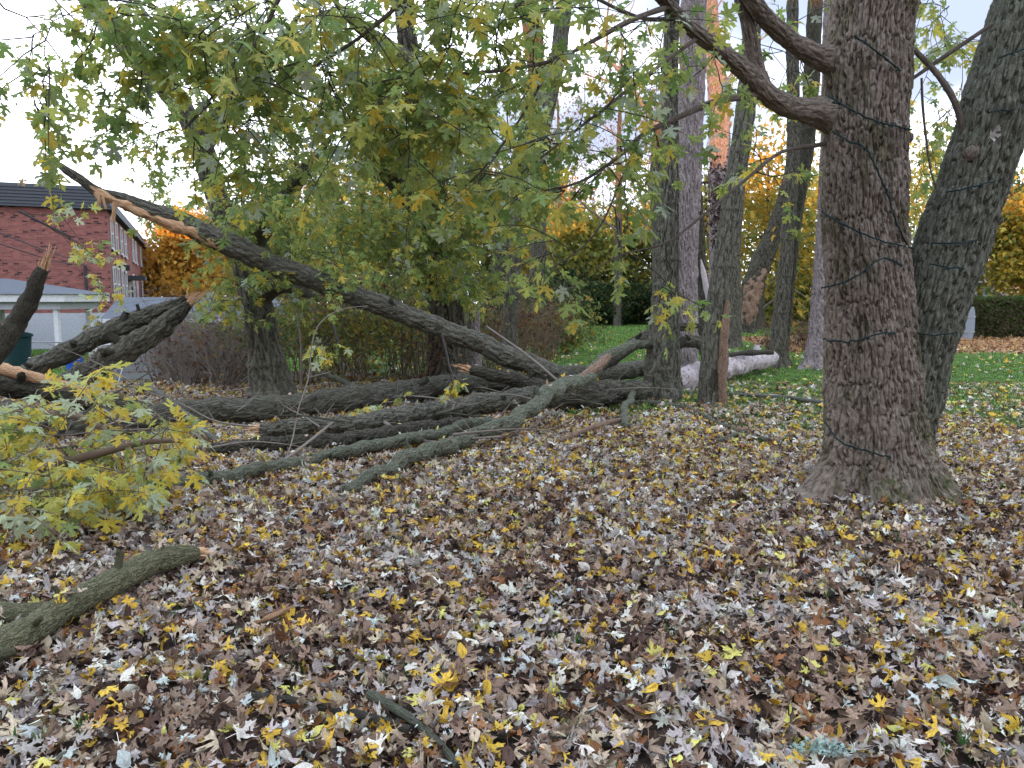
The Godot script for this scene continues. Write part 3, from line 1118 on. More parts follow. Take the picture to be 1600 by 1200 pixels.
	sm.quad(f[0], rg[0], rg[1], f[1]); sm.quad(f[2], rg[1], rg[0], f[3]); sm.tri(f[1], rg[1], f[2]); sm.tri(f[3], rg[0], f[0])
	part(sh, "roof", sm.mesh(), M.porch_roof)
	wall_box(sh, "fascia", Vector3(-2.2, 1.76, 0.201), Vector3(2.2, 1.86, 0.23), "white_trim")
	# white pipe frame
	var fr := thing("pipe_frame", "bent white metal pipe frame standing behind the split logs", "frame", on(at(150, 585, 14.0)))
	for dx in [0.0, 0.55]:
		var pm := MB.new()
		tube(pm, smooth([[Vector3(dx * 0.6 - 0.2, 0, -dx), 0.018], [Vector3(dx * 0.6, 0.55, -dx), 0.018], [Vector3(dx * 0.6 + 0.12, 0.72, -dx), 0.018], [Vector3(dx * 0.6 + 0.6, 0.76, -dx), 0.018]], 0.05), 7)
		part(fr, "pipe", pm.mesh(), M.white_trim)
	# wires to the house
	for s4 in [[-60, 340, 12.0, 172, 402, 36.0, "upper"], [-60, 362, 12.0, 172, 406, 36.0, "lower"]]:
		var p0 := at(s4[0], s4[1], s4[2])
		var p1 := at(s4[3], s4[4], s4[5])
		var cb := MB.new()
		tube(cb, smooth([[p0, 0.012], [p0.lerp(p1, 0.5) - Vector3(0, 0.35, 0), 0.012], [p1, 0.012]], 0.8), 5)
		tag(part(self, "overhead_cable", cb.mesh(), M.cable), "thin %s overhead cable slung to the brick house corner" % s4[6], "cable")

func bush(label: String, where: Vector3, size: Vector3, n: int, leaf: float, pal: Array, stems: int, called := "shrub", twig := "twig_brown", solid := 0.0) -> Node3D:
	var o := thing(called, label, "shrub", where)
	var mb := MB.new()
	for k in stems:
		var a := rng.randf() * TAU
		var f := Vector3(cos(a) * size.x, 0, sin(a) * size.z) * u(0.0, 0.35)
		var t := f * u(1.2, 2.6) + Vector3(g() * (0.5 if called == "bramble_bush" else 0.16) * size.x, size.y * u(0.6, 1.05), g() * 0.1 * size.z)
		var mid := f.lerp(t, 0.5) + Vector3(g(), g() * 0.3, g()) * 0.09 * size.y
		var keys := smooth([[f, u(0.006, 0.014)], [mid, 0.007], [t, 0.003]], 0.3)
		tube(mb, keys, 4, 0.0, 0.0, 0.6, Color.WHITE, 3.0, null, false)
		for j in 3:
			var s: Vector3 = keys[rng.randi_range(1, keys.size() - 1)][0]
			tube(mb, [[s, 0.005], [s + Vector3(g(), u(0.2, 1.2), g()) * 0.16 * size.y, 0.003], [s + Vector3(g(), u(0.2, 1.2), g()) * 0.3 * size.y, 0.002]], 3, 0.0, 0.0, 0.6, Color.WHITE, 3.0, null, false)
	if stems > 0:
		part(o, "stems" if false else "stemwork", mb.mesh(), M[twig], "stuff")
	var leaves := []
	for k in n:
		var d := Vector3(g(), g(), g()).normalized() * pow(rng.randf(), 0.45)
		var p := Vector3(d.x * size.x, size.y * (0.5 + d.y * 0.52), d.z * size.z)
		p += Vector3(lump.get_noise_3d(p.x * 2.0 + where.x, p.y * 2.0, p.z * 2.0), lump.get_noise_3d(p.y * 2.0, p.z * 2.0 + where.z, 3.0), 0.0) * 0.45 * size.y
		if p.y < 0.02 or lump.get_noise_3dv((p + where) * 1.1) < -0.22 + solid * -1.0:
			continue
		leaves.append([Transform3D(leaf_basis(Vector3(g(), g() - 0.5, g()), Vector3(g(), g() + 0.8, g()), leaf * u(0.6, 1.3)), p + where), pick(pal)])
	scatter(o, "foliage", leaf_far, leaves, M.far_leaf)
	return o

func far_right() -> void:
	# clipped hedge
	var h := thing("hedge", "clipped brown-green hedge beyond the lawn and leaf drift", "hedge", Vector3(22.2, 0, -29.5))
	var leaves := []
	for k in 26000:
		var p := Vector3(u(-5.2, 7.0), u(0.03, 1.55), u(-0.6, 0.55))
		var face := rng.randf()
		if face < 0.62:
			p.z = 0.55 + g() * 0.05 + lump.get_noise_2d(p.x * 0.8, p.y) * 0.12
		elif face < 0.85:
			p.y = 1.5 + g() * 0.04 + lump.get_noise_2d(p.x * 0.8, p.z) * 0.08
		else:
			p.x = -5.2 + g() * 0.05
		var col := Color(0.11, 0.095, 0.045) if rng.randf() > p.y * 0.32 + 0.12 else Color(0.06, 0.12, 0.02)
		var kk := u(0.6, 1.3)
		leaves.append([Transform3D(leaf_basis(Vector3(g(), g(), g()), Vector3(g() * 0.6, g() * 0.6, 1), 0.09 * u(0.6, 1.3)), p + h.position), Color(col.r * kk, col.g * kk, col.b * kk)])
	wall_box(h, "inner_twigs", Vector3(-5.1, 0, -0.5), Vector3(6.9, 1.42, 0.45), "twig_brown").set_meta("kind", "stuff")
	scatter(h, "foliage", leaf_far, leaves, M.far_leaf)
	var br := thing("rain_barrel", "pale blue-grey barrel at the end of the clipped hedge", "barrel", on(at(1505, 520, 28.5)))
	var bm := MB.new()
	tube(bm, smooth([[Vector3(0, 0, 0), 0.3], [Vector3(0, 0.5, 0), 0.36], [Vector3(0, 1.0, 0), 0.34], [Vector3(0, 1.25, 0), 0.28]], 0.12), 18)
	part(br, "body", bm.mesh(), M.blue_grey)
	for y in [0.3, 0.85]:
		var hm := MB.new()
		tube(hm, [[Vector3(0, y, 0), 0.362], [Vector3(0, y + 0.04, 0), 0.372], [Vector3(0, y + 0.08, 0), 0.365]], 18, 0.0, 0.0, 0.6, Color.WHITE, 3.0, null, false)
		part(br, "hoop", hm.mesh(), M.metal)
	var ho := thing("bungalow", "low grey house with dark roof partly hidden by the thick second stem", "house", Vector3(26.0, 0, -46.0))
	wall_box(ho, "wall", Vector3(-4.0, 0, -6), Vector3(5, 2.6, 0), "blue_grey")
	var rm := MB.new()
	var f := [Vector3(-4.4, 2.58, 0.4), Vector3(5.4, 2.58, 0.4), Vector3(5.4, 2.58, -6.4), Vector3(-4.4, 2.58, -6.4)]
	var rg := [Vector3(-4.4, 3.7, -3.0), Vector3(5.4, 3.7, -3.0)]
	rm.quad(f[0], rg[0], rg[1], f[1]); rm.quad(f[2], rg[1], rg[0], f[3]); rm.tri(f[1], rg[1], f[2]); rm.tri(f[3], rg[0], f[0])
	part(ho, "roof", rm.mesh(), M.shingle)
	wall_box(ho, "fascia", Vector3(-4.4, 2.44, 0.401), Vector3(5.4, 2.6, 0.46), "white_trim")
	for x in [-2.8, 0.4]:
		window(ho, Vector3(x, 0.9, 0.01), Vector3(1, 0, 0), Vector3(0, 0, 1), 1.1, 1.2)

func stand(px: float, d: float) -> Vector3:
	var p := at(px, 465.0, d)
	return on(p)

func autotree(called: String, label: String, px: float, d: float, height: float, r: float, pal: Array, n: int, leaf: float, opts := {}) -> Node3D:
	var p := stand(px, d)
	var lean: float = opts.get("lean", 0.0)
	var keys := [[p - Vector3(0, 0.1, 0), r], [p + Vector3(lean * 0.3 * height, height * 0.3, 0), r * 0.85], [p + Vector3(lean * 0.62 * height + g() * 0.3, height * 0.6, g() * 0.3), r * 0.6], [p + Vector3(lean * height, height * 0.9, g() * 0.3), r * 0.2]]
	var limbs := []
	var low: float = opts.get("low", 0.3)
	var nl: int = opts.get("nl", 9)
	for k in nl:
		var f := low + (0.95 - low) * (k + rng.randf() * 0.6) / nl
		var b: Vector3 = keys[0][0].lerp(keys[3][0], f)
		var a := k * 2.4 + rng.randf()
		limbs.append([b, Vector3(cos(a), u(0.25, 0.9), sin(a)), height * u(0.22, 0.34) * (1.15 - f * 0.6) * float(opts.get("wide", 1.0)), r * 0.36 * (1.2 - f)])
	return tree(called, label, p, keys, opts.get("bark", "bark_far"), {"near": false, "limbs": limbs, "leaves": n, "size": leaf, "pal": pal, "spread": opts.get("spread", 0.55), "level": opts.get("level", 1), "kids": opts.get("kids", 3), "twig": opts.get("twig", "twig_grey"), "up": opts.get("up", 0.05)}, opts.get("group", ""))

func far_trees() -> void:
	autotree("orange_tree", "glowing orange autumn tree beyond the end of the brick house", 285, 62.0, 8.5, 0.3, AMBER, 8000, 0.34, {"low": 0.12, "nl": 12, "spread": 0.9, "wide": 1.1})
	autotree("orange_tree", "smaller orange tree half hidden behind the first orange one", 338, 68.0, 9.5, 0.25, AMBER, 6000, 0.34, {"low": 0.12, "nl": 10, "spread": 0.9})
	autotree("orange_tree", "bright orange tree seen between the middle trunks above the lawn", 848, 55.0, 9.0, 0.25, AMBER, 7500, 0.30, {"low": 0.25, "nl": 11, "spread": 0.8})
	autotree("golden_tree", "golden yellow tree behind the hedge and the low grey house", 1600, 38.0, 6.6, 0.25, GOLD, 9000, 0.2, {"low": 0.25, "nl": 12, "spread": 0.6})
	autotree("pink_tree", "small coral-tinted tree rising behind the golden one", 1575, 52.0, 8.0, 0.2, [[0.5, 0.62, 0.22, 0.12], [0.5, 0.55, 0.34, 0.12]], 2600, 0.25, {"low": 0.5, "nl": 8})
	var rows := [
		[1190, 36.0, 8.5, GOLD, "golden green maple behind the leaning peeled trunk"], [1275, 40.0, 9.0, OLIVE, "yellow-green leafed tree behind the big maple's trunk"],
		[1140, 44.0, 9.0, OLIVE, "olive green tree in the gap beside the hollow trunk"], [1235, 39.0, 7.0, OLIVE, "low olive leafed tree behind the slender grey trunk"],
		[1340, 46.0, 12.0, OLIVE, "olive tree hidden behind the big maple's trunk"], [1450, 40.0, 9.0, OLIVE, "olive tree seen in the fork of the big maple"],
		[1060, 47.0, 10.0, OLIVE, "olive tree between the pale trunk and its neighbour"], [980, 50.0, 7.5, DULL, "dull green tree above the far dark thicket"],
		[905, 46.0, 6.5, OLIVE, "olive tree beside the orange one at the lawn's end"], [760, 44.0, 9.0, DULL, "dull green tree far behind the paired trunks"],
		[660, 40.0, 9.0, DULL, "dull green tree far behind the ivy-hung trunk"], [560, 38.0, 8.5, OLIVE, "olive yellow tree behind the middle of the long limb"],
		[470, 42.0, 8.0, DULL, "dull green tree behind the torn tree by the shed"], [1540, 60.0, 11.0, DULL, "tall green tree far behind the low grey house"],
		[1680, 50.0, 12.0, OLIVE, "olive tree standing past the hedge's far end"], [410, 58.0, 9.0, OLIVE, "olive tree far off beside the orange ones"],
	]
	for r in rows:
		autotree("background_tree", r[4], r[0], r[1], r[2], r[2] * 0.022, r[3], 2500 if r[0] > 1000 and r[0] < 1500 else 5200, 0.17 + r[1] * 0.0022, {"low": 0.1, "nl": 12, "spread": 0.75, "group": "trees along the far edge of the lawn"})
	# bare crowns against the sky
	for r2 in [[965, 40.0, 15.0, "bare grey tree with fine twigs behind the maple's hanging leaves"], [870, 48.0, 15.0, "bare pinkish twigged tree above the bright orange crown"], [1020, 56.0, 17.0, "tall bare tree far behind the pale trunk"], [1490, 55.0, 15.0, "bare twiggy tree above the fork of the maple"]]:
		autotree("bare_tree", r2[3], r2[0], r2[1], r2[2], 0.22, RUST, 900, 0.14, {"low": 0.3, "nl": 12, "level": 2, "kids": 4, "bark": "bark_far", "twig": "twig_grey", "up": 0.09, "group": "bare trees far off"})
	# dark thicket at the far edge of the lawn
	for k in 9:
		var px: float = [850, 890, 925, 960, 1000, 1085, 1180, 1255, 1460][k]
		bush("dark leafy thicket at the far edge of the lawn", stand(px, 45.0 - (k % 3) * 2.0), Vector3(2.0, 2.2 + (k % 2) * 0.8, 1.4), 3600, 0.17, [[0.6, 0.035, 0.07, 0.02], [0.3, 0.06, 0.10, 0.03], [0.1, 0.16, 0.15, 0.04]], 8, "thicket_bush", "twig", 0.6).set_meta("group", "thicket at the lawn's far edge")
	for k in 5:
		var px2: float = [1120, 1165, 1210, 1240, 1290][k]
		bush("mixed green and yellow bush behind the row of trunks", stand(px2, 38.0 + k), Vector3(1.6, 1.9, 1.2), 2600, 0.13, OLIVE, 10, "bush", "twig_grey", 0.3).set_meta("group", "bushes behind the row of trunks")

func trunk_keys(spec: Array) -> Array:
	var out := []
	for s in spec:
		out.append([at(s[0], s[1], s[3]), s[2] / F * s[3]])
	return out

func post_tree(label: String, base_px: float, base_py: float, spec: Array, bark: String, crown := {}, called := "tree") -> Node3D:
	var foot := gp(base_px, base_py)
	var d := -foot.z
	var keys := [[on(foot) - Vector3(0, 0.06, 0), spec[0][1] / F * d]]
	for s in spec.slice(1):
		keys.append([at(s[0], s[2], d + (s[3] if s.size() > 3 else 0.0)), s[1] / F * d])
	return tree(called, label, on(foot), keys, bark, crown)

func middle_trees() -> void:
	# the two trunks in front of the lawn
	var a := post_tree("dark furrowed trunk standing at the end of the fallen logs", 1034, 622, [[0, 28], [1036, 26, 560], [1041, 20, 440], [1046, 15, 300], [1047, 12, 150], [1050, 11, 0], [1056, 10, -150]], "bark_log", {"flare": 0.42})
	var h := post_tree("hollow grey trunk with a strip of bare brown wood", 1112, 632, [[0, 20], [1116, 21, 560], [1127, 18, 440], [1146, 16, 300], [1164, 15, 180], [1174, 14, 60], [1182, 13, -80]], "bark_log", {"flare": 0.3})
	var hp := h.position
	var hd0 := -hp.z
	var st := MB.new()
	tube(st, shift(smooth([[at(1129, 634, hd0 - 0.22), 0.06], [at(1129, 580, hd0 - 0.20), 0.07], [at(1132, 520, hd0 - 0.20), 0.065], [at(1137, 468, hd0 - 0.18), 0.03]], 0.05), hp), 14, 0.3, 0.02, 0.3, Color.WHITE, 6.0)
	part(h, "bare_wood", st.mesh(), M.wood_old)
	var hd := MB.new()
	tube(hd, shift(smooth([[at(1112, 634, -hp.z - 0.12), 0.07], [at(1113, 600, -hp.z - 0.14), 0.075], [at(1117, 560, -hp.z - 0.13), 0.04]], 0.05), hp), 12, 0.3, 0.02, 0.3, Color.WHITE, 6.0)
	part(h, "loose_bark", hd.mesh(), M.bark_dark)
	# withered vine clump on the hollow trunk
	var vine := thing("withered_vine", "clump of withered brown vine leaves clinging to the hollow trunk", "vine", at(1118, 330, 11.4))
	var vl := []
	var vs := MB.new()
	for k in 14:
		var p0 := at(1128 + g() * 8.0, 400 + g() * 40.0, 11.45)
		tube(vs, smooth([[p0 - vine.position, 0.006], [at(1120 + g() * 10.0, 330 + g() * 30.0, 11.4) - vine.position, 0.005], [at(1116 + g() * 14.0, 250 + g() * 20.0, 11.4) - vine.position, 0.003]], 0.15), 4, 0.0, 0.0, 0.6, Color.WHITE, 3.0, null, false)
	part(vine, "stemwork", vs.mesh(), M.twig_brown, "stuff")
	for k in 420:
		vl.append([Transform3D(leaf_basis(Vector3(g(), g() - 1.0, g()), Vector3(g(), g(), g() + 0.6), 0.05 * u(0.6, 1.3)), at(1122 + g() * 11.0, 318 + g() * 38.0, 11.4 + g() * 0.12)), pick([[0.6, 0.06, 0.035, 0.04], [0.4, 0.12, 0.07, 0.06]])])
	scatter(vine, "foliage", leaf_far, vl, M.far_leaf)
	# behind them
	post_tree("tall smooth pale grey trunk close behind the dark furrowed one", 1066, 582, [[0, 24], [1068, 22, 500], [1070, 20, 400], [1077, 20, 250], [1082, 20, 100], [1086, 18, -80]], "bark_pale", {"flare": 0.3})
	post_tree("short dark trunk half hidden behind the pale one", 1072, 540, [[0, 17], [1073, 15, 480], [1072, 12, 420], [1070, 9, 330], [1068, 7, 200]], "bark_dark", {"flare": 0.4})
	post_tree("slim grey trunk just behind the hollow one", 1145, 545, [[0, 13], [1146, 12, 480], [1146, 11, 400], [1156, 9, 280], [1176, 8, 100], [1186, 7, -60]], "bark_far", {"flare": 0.3})
	# catches the low sun
	var dl := 30.5
	post_tree("vine-grown trunk whose upper part catches orange evening sun", 1126, 526, [[0, 17], [1124, 16, 450], [1125, 16, 300], [1124, 16, 180], [1118, 14, 100], [1111, 11, 30], [1107, 9, -80]], "bark_pale", {"flare": 0.2, "limbs": [[at(1126, 150, dl), Vector3(0.35, 1, 0.1), 3.0, 0.09], [at(1122, 110, dl), Vector3(-0.3, 1, 0), 2.6, 0.08]], "level": 2, "twig": "bark_pale"})
	var lp := post_tree("leaning trunk with bark peeled from its lower half", 1163, 522, [[0, 16], [1166, 15, 490], [1176, 16, 445], [1196, 15, 395], [1215, 13, 350], [1238, 10, 260], [1250, 8, 160]], "bark_dark", {"flare": 0.3})
	var lpp := lp.position
	var pk := [[at(1164, 512, -lpp.z - 0.05), 0.36], [at(1168, 485, -lpp.z - 0.10), 0.40], [at(1177, 448, -lpp.z - 0.10), 0.39], [at(1188, 422, -lpp.z - 0.10), 0.30], [at(1196, 404, -lpp.z - 0.06), 0.1]]
	var pb := MB.new()
	tube(pb, shift(smooth(pk, 0.1), lpp), 24, 0.4, 0.06, 0.5, Color.WHITE, 4.0)
	part(lp, "peeled_wood", pb.mesh(), M.wood_old)
	post_tree("slender grey trunk with shoots round its foot", 1218, 574, [[0, 16], [1218, 13, 520], [1226, 11, 430], [1236, 10, 300], [1240, 10, 200], [1238, 9, 60], [1240, 8, -60]], "bark_far", {"flare": 0.3})
	post_tree("brownish leaning trunk rising beside the slender grey one", 1222, 572, [[0, 7], [1234, 7, 450], [1246, 9, 330], [1259, 12, 240], [1268, 12, 120], [1276, 10, -40]], "bark_dark", {"flare": 0.3})
	post_tree("pale trunk half hidden by the big maple", 1276, 576, [[0, 20], [1280, 17, 530], [1284, 14, 440], [1290, 12, 330], [1294, 11, 200], [1298, 10, 0]], "bark_pale", {"flare": 0.5})
	var sp := post_tree("split trunk with a torn white strip of wood", 1098, 530, [[0, 13], [1098, 12, 470], [1094, 10, 420], [1092, 9, 360], [1090, 7, 300]], "bark_dark", {"flare": 0.3})
	var wm := MB.new()
	var sd := -sp.position.z - 0.3
	tube(wm, shift([[at(1106, 480, sd), 0.02], [at(1104, 452, sd), 0.11], [at(1099, 425, sd), 0.10], [at(1095, 405, sd), 0.02]], sp.position), 8, 0.3)
	part(sp, "torn_wood", wm.mesh(), M.bark_silver)
	# left: the leaning tree by the shed
	var lf := post_tree("leaning dark trunk behind the long broken limb", 424, 622, [[0, 33], [414, 25, 540], [398, 22, 460], [372, 20, 390], [340, 18, 310], [312, 17, 220], [270, 17, 150], [205, 18, 75], [150, 16, 10], [90, 14, -70]], "bark_log", {"flare": 0.4})
	leafy(lf, "left", [[at(372, 390, 12.0), 0.15], [at(340, 310, 12.0), 0.15], [at(312, 220, 12.0), 0.14], [at(205, 75, 12.0), 0.14]],
		[[[380, 380, 12, 30.0], [450, 300, 11, 14], [520, 210, 10.6, 2]], [[312, 220, 12, 22], [400, 120, 11, 12], [470, 20, 10.5, 2]], [[398, 455, 12, 30], [440, 440, 11.4, 18], [500, 470, 11, 2]]],
		[[290, 250, 100, 60, 11.0, 9], [380, 330, 90, 60, 11.0, 22], [460, 270, 80, 90, 10.5, 24], [330, 130, 120, 70, 10.5, 10], [470, 170, 90, 70, 10.5, 16], [260, 330, 50, 30, 11.5, 3], [420, 430, 90, 40, 11.0, 14], [530, 400, 60, 50, 11.0, 12], [430, 60, 90, 50, 10.5, 14], [345, 470, 50, 20, 11.0, 6]], 0.10, GREEN, 3, 3)
	# the middle tree hung with leaves
	var ct := post_tree("thick trunk draped with green and yellow leaves", 702, 594, [[0, 34], [700, 30, 540], [694, 28, 470], [684, 26, 400], [672, 24, 300], [660, 20, 200], [640, 16, 90], [625, 12, -20], [610, 10, -120]], "bark_dark", {"flare": 0.35})
	leafy(ct, "middle", [[at(684, 400, 14.4), 0.25], [at(672, 300, 14.4), 0.22], [at(660, 200, 14.4), 0.2], [at(640, 90, 14.4), 0.15]],
		[[[680, 350, 14.4, 22], [610, 280, 13.6, 12], [560, 250, 13, 2]], [[668, 250, 14.4, 20], [750, 180, 13.8, 12], [800, 120, 13.4, 2]], [[640, 100, 14.4, 16], [560, 40, 13.5, 10], [520, 0, 13.2, 2]]],
		[[590, 230, 80, 90, 13.2, 34], [680, 260, 90, 80, 13.4, 40], [640, 360, 90, 60, 13.4, 34], [730, 340, 70, 60, 13.6, 26], [760, 240, 80, 80, 13.6, 26], [570, 360, 60, 50, 13.0, 22], [690, 430, 60, 30, 13.8, 16], [600, 120, 90, 70, 13.2, 24], [720, 130, 90, 70, 13.4, 20], [820, 300, 60, 60, 13.8, 16], [520, 300, 50, 60, 13.0, 12], [740, 440, 40, 30, 13.6, 8], [830, 190, 50, 60, 14.0, 10]], 0.105, GREEN, 3, 4)
	post_tree("paired dark trunk behind the draped one, upright", 778, 545, [[0, 17], [778, 15, 490], [782, 14, 420], [790, 13, 340], [812, 13, 260], [832, 12, 160], [838, 11, 60], [824, 9, -20]], "bark_dark", {"flare": 0.3})
	post_tree("paired dark trunk behind the draped one, leaning outward", 796, 578, [[0, 13], [798, 12, 480], [806, 12, 390], [822, 11, 300], [845, 12, 210], [868, 12, 110], [880, 12, 20], [886, 11, -80]], "bark_log", {"flare": 0.3})
	var stub := post_tree("short weathered stump beside the draped trunk", 742, 588, [[0, 12], [741, 11, 540], [740, 10, 500], [741, 9, 486]], "bark_pale", {"flare": 0.15}, "stump")
	part(stub, "torn_top", splinters(at(741, 486, -stub.position.z) - stub.position, Vector3(0.05, 1, 0), 0.12, 0.25, 10, 5), M.wood_old)
	# top boughs caught by the sun
	var bg := MB.new()
	post_tree("far trunk with a bough lit orange by the low sun", 838, 535, [[0, 14], [840, 12, 420], [842, 11, 300], [840, 11, 150], [832, 11, 80], [822, 9, 20], [812, 8, -60]], "bark_far", {"flare": 0.2, "limbs": [[at(834, 90, 26.5), Vector3(0.5, 1, 0), 3.5, 0.1], [at(822, 20, 26.5), Vector3(-0.4, 1, 0), 3.5, 0.1]], "level": 2, "twig": "bark_pale"})
	post_tree("far forked trunk with bare boughs left of the pale one", 1030, 530, [[0, 12], [1030, 11, 400], [1026, 10, 260], [1040, 9, 150], [1048, 8, 60], [1040, 7, -40]], "bark_far", {"flare": 0.2, "limbs": [[at(1030, 200, 28.7), Vector3(-0.8, 0.9, 0), 4.5, 0.12], [at(1040, 130, 28.7), Vector3(0.4, 1, 0), 3.5, 0.1]], "level": 2, "twig": "twig_grey"})

# limbs, twigs and leaves of a tree whose crown is seen from near enough to tell leaves
func leafy(o: Node3D, _which: String, skel: Array, arms: Array, blobs: Array, size: float, pal: Array, pairs: int, twigs: int) -> Array:
	for a in arms:
		var keys := trunk_keys([[a[0][0], a[0][1], a[0][3], a[0][2]], [a[1][0], a[1][1], a[1][3], a[1][2]], [a[2][0], a[2][1], a[2][3], a[2][2]]])
		var k2 := smooth(keys, 0.15)
		var lm := MB.new()
		tube(lm, shift(k2, o.position), 9, 0.15, 0.0, 0.4)
		part(o, "limb", lm.mesh(), M.bark_log)
		skel.append_array(k2)
	var mb := MB.new()
	var leaves := []
	grow(mb, leaves, skel, aims(blobs, skel), size, pal, pairs, twigs)
	for k in mb.v.size():
		mb.v[k] -= o.position
	part(o, "twigwork", mb.mesh(), M.twig, "stuff")
	scatter(o, "crown", leaf_fresh, leaves, M.leaf)
	return leaves

func understory() -> void:
	var spots := [
		[470, 13.5, 1.6, 0, "green"], [520, 14.5, 1.9, 0, "red"], [565, 13.8, 1.5, 0, "yellow"], [610, 15.0, 1.9, 0, "green"], [650, 14.0, 1.1, 0, "bare"], [720, 17.5, 1.6, 0, "green"],
		[760, 15.5, 1.3, 0, "bare"], [815, 17.0, 1.5, 0, "rust"], [850, 19.0, 1.6, 0, "bare"], [885, 21.0, 1.7, 0, "green"], [540, 17.0, 2.3, 0, "green"], [640, 18.0, 2.4, 0, "green"], [330, 14.0, 1.0, 0, "bramble"],
		[370, 15.5, 1.5, 0, "bramble"], [290, 13.4, 1.1, 0, "bramble"], [265, 14.6, 1.3, 0, "bramble"], [315, 16.0, 1.6, 0, "bramble"], [350, 13.2, 1.0, 0, "bramble"], [385, 14.2, 1.5, 0, "green"], [300, 17.0, 1.7, 0, "bare"], [255, 16.5, 1.4, 0, "bare"], [485, 18.0, 2.4, 0, "yellow"], [800, 23.0, 2.4, 0, "green"], [870, 26.0, 2.2, 0, "dark"], [700, 24.0, 2.8, 0, "dark"], [580, 24.0, 3.0, 0, "dark"], [1215, 18.6, 0.9, 0, "bare"], [1262, 22.0, 0.8, 0, "bare"], [185, 21.0, 2.0, 0, "yellow"],
	]
	var kinds := {
		"green": [DULL, 1300, 14, "twig_brown", "leafy green undergrowth bush behind the fallen logs"],
		"red": [[[0.5, 0.16, 0.035, 0.03], [0.3, 0.10, 0.12, 0.03], [0.2, 0.3, 0.22, 0.05]], 1000, 14, "twig_brown", "bush with dark red leaves under the long limb"],
		"yellow": [[[0.5, 0.42, 0.34, 0.06], [0.5, 0.14, 0.18, 0.05]], 800, 14, "twig_brown", "loose bush with yellowing leaves"],
		"bare": [RUST, 220, 34, "twig_brown", "nearly bare brown bush of thin upright stems"],
		"rust": [[[0.7, 0.24, 0.12, 0.05], [0.3, 0.12, 0.06, 0.04]], 500, 26, "twig_brown", "low rust-coloured bush by the lawn's edge"],
		"bramble": [RUST, 150, 34, "twig_grey", "tangle of bare grey bramble stems before the shed"],
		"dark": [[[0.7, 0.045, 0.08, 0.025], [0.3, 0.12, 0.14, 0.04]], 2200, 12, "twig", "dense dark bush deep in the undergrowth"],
	}
	var beside := {470: "next to the leaning dark trunk", 520: "", 565: "below the middle of the long limb", 610: "in front of the draped trunk's dark neighbour", 650: "at the draped trunk's foot", 720: "behind the weathered stump", 760: "beside the weathered stump",
		815: "", 850: "at the near edge of the lawn", 885: "where the lawn opens", 540: "deeper in behind the red-leaved one", 640: "close behind the draped trunk", 330: "in front of the shed's middle", 370: "between shed and leaning trunk", 290: "by the split log's top",
		265: "at the shed's corner by the split logs", 315: "against the shed wall", 350: "nearest the leaning trunk", 385: "beside the leaning trunk's foot", 300: "leaning on the shed wall", 255: "by the shed's far corner", 485: "behind the leaning trunk", 800: "behind the paired trunks", 870: "between paired trunks and lawn", 700: "behind the draped trunk", 580: "behind the long limb", 1215: "round the slender grey trunk", 1262: "by the pale half-hidden trunk", 185: "in front of the brick house corner"}
	for s in spots:
		var k: Array = kinds[s[4]].duplicate()
		if beside.get(s[0], ""):
			k[4] = {"green": "leafy green bush ", "red": "dark red bush ", "yellow": "loose yellowing bush ", "bare": "nearly bare brown bush ", "rust": "low rusty bush ", "bramble": "tangle of bare bramble ", "dark": "dense dark bush "}[s[4]] + beside[s[0]]
		var h: float = s[2]
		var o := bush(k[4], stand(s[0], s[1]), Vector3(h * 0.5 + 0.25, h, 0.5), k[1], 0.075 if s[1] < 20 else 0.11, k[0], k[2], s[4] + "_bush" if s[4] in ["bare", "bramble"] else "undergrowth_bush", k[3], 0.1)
		o.set_meta("group", s[4] + " undergrowth bushes")
	# thin pale saplings
	for s2 in [[498, 600, 480], [470, 610, 470], [630, 590, 400], [535, 600, 300]]:
		var f := gp(s2[0], s2[1])
		var o2 := thing("sapling", "thin bare upright sapling among the undergrowth bushes", "sapling", on(f), "bare saplings in the undergrowth")
		var mb := MB.new()
		tube(mb, smooth([[Vector3.ZERO, 0.022], [Vector3(g() * 0.05, 0.7, 0), 0.018], [at(s2[0] + g() * 10.0, s2[2], -f.z) - o2.position, 0.01]], 0.15), 6)
		part(o2, "stem", mb.mesh(), M.twig_grey)

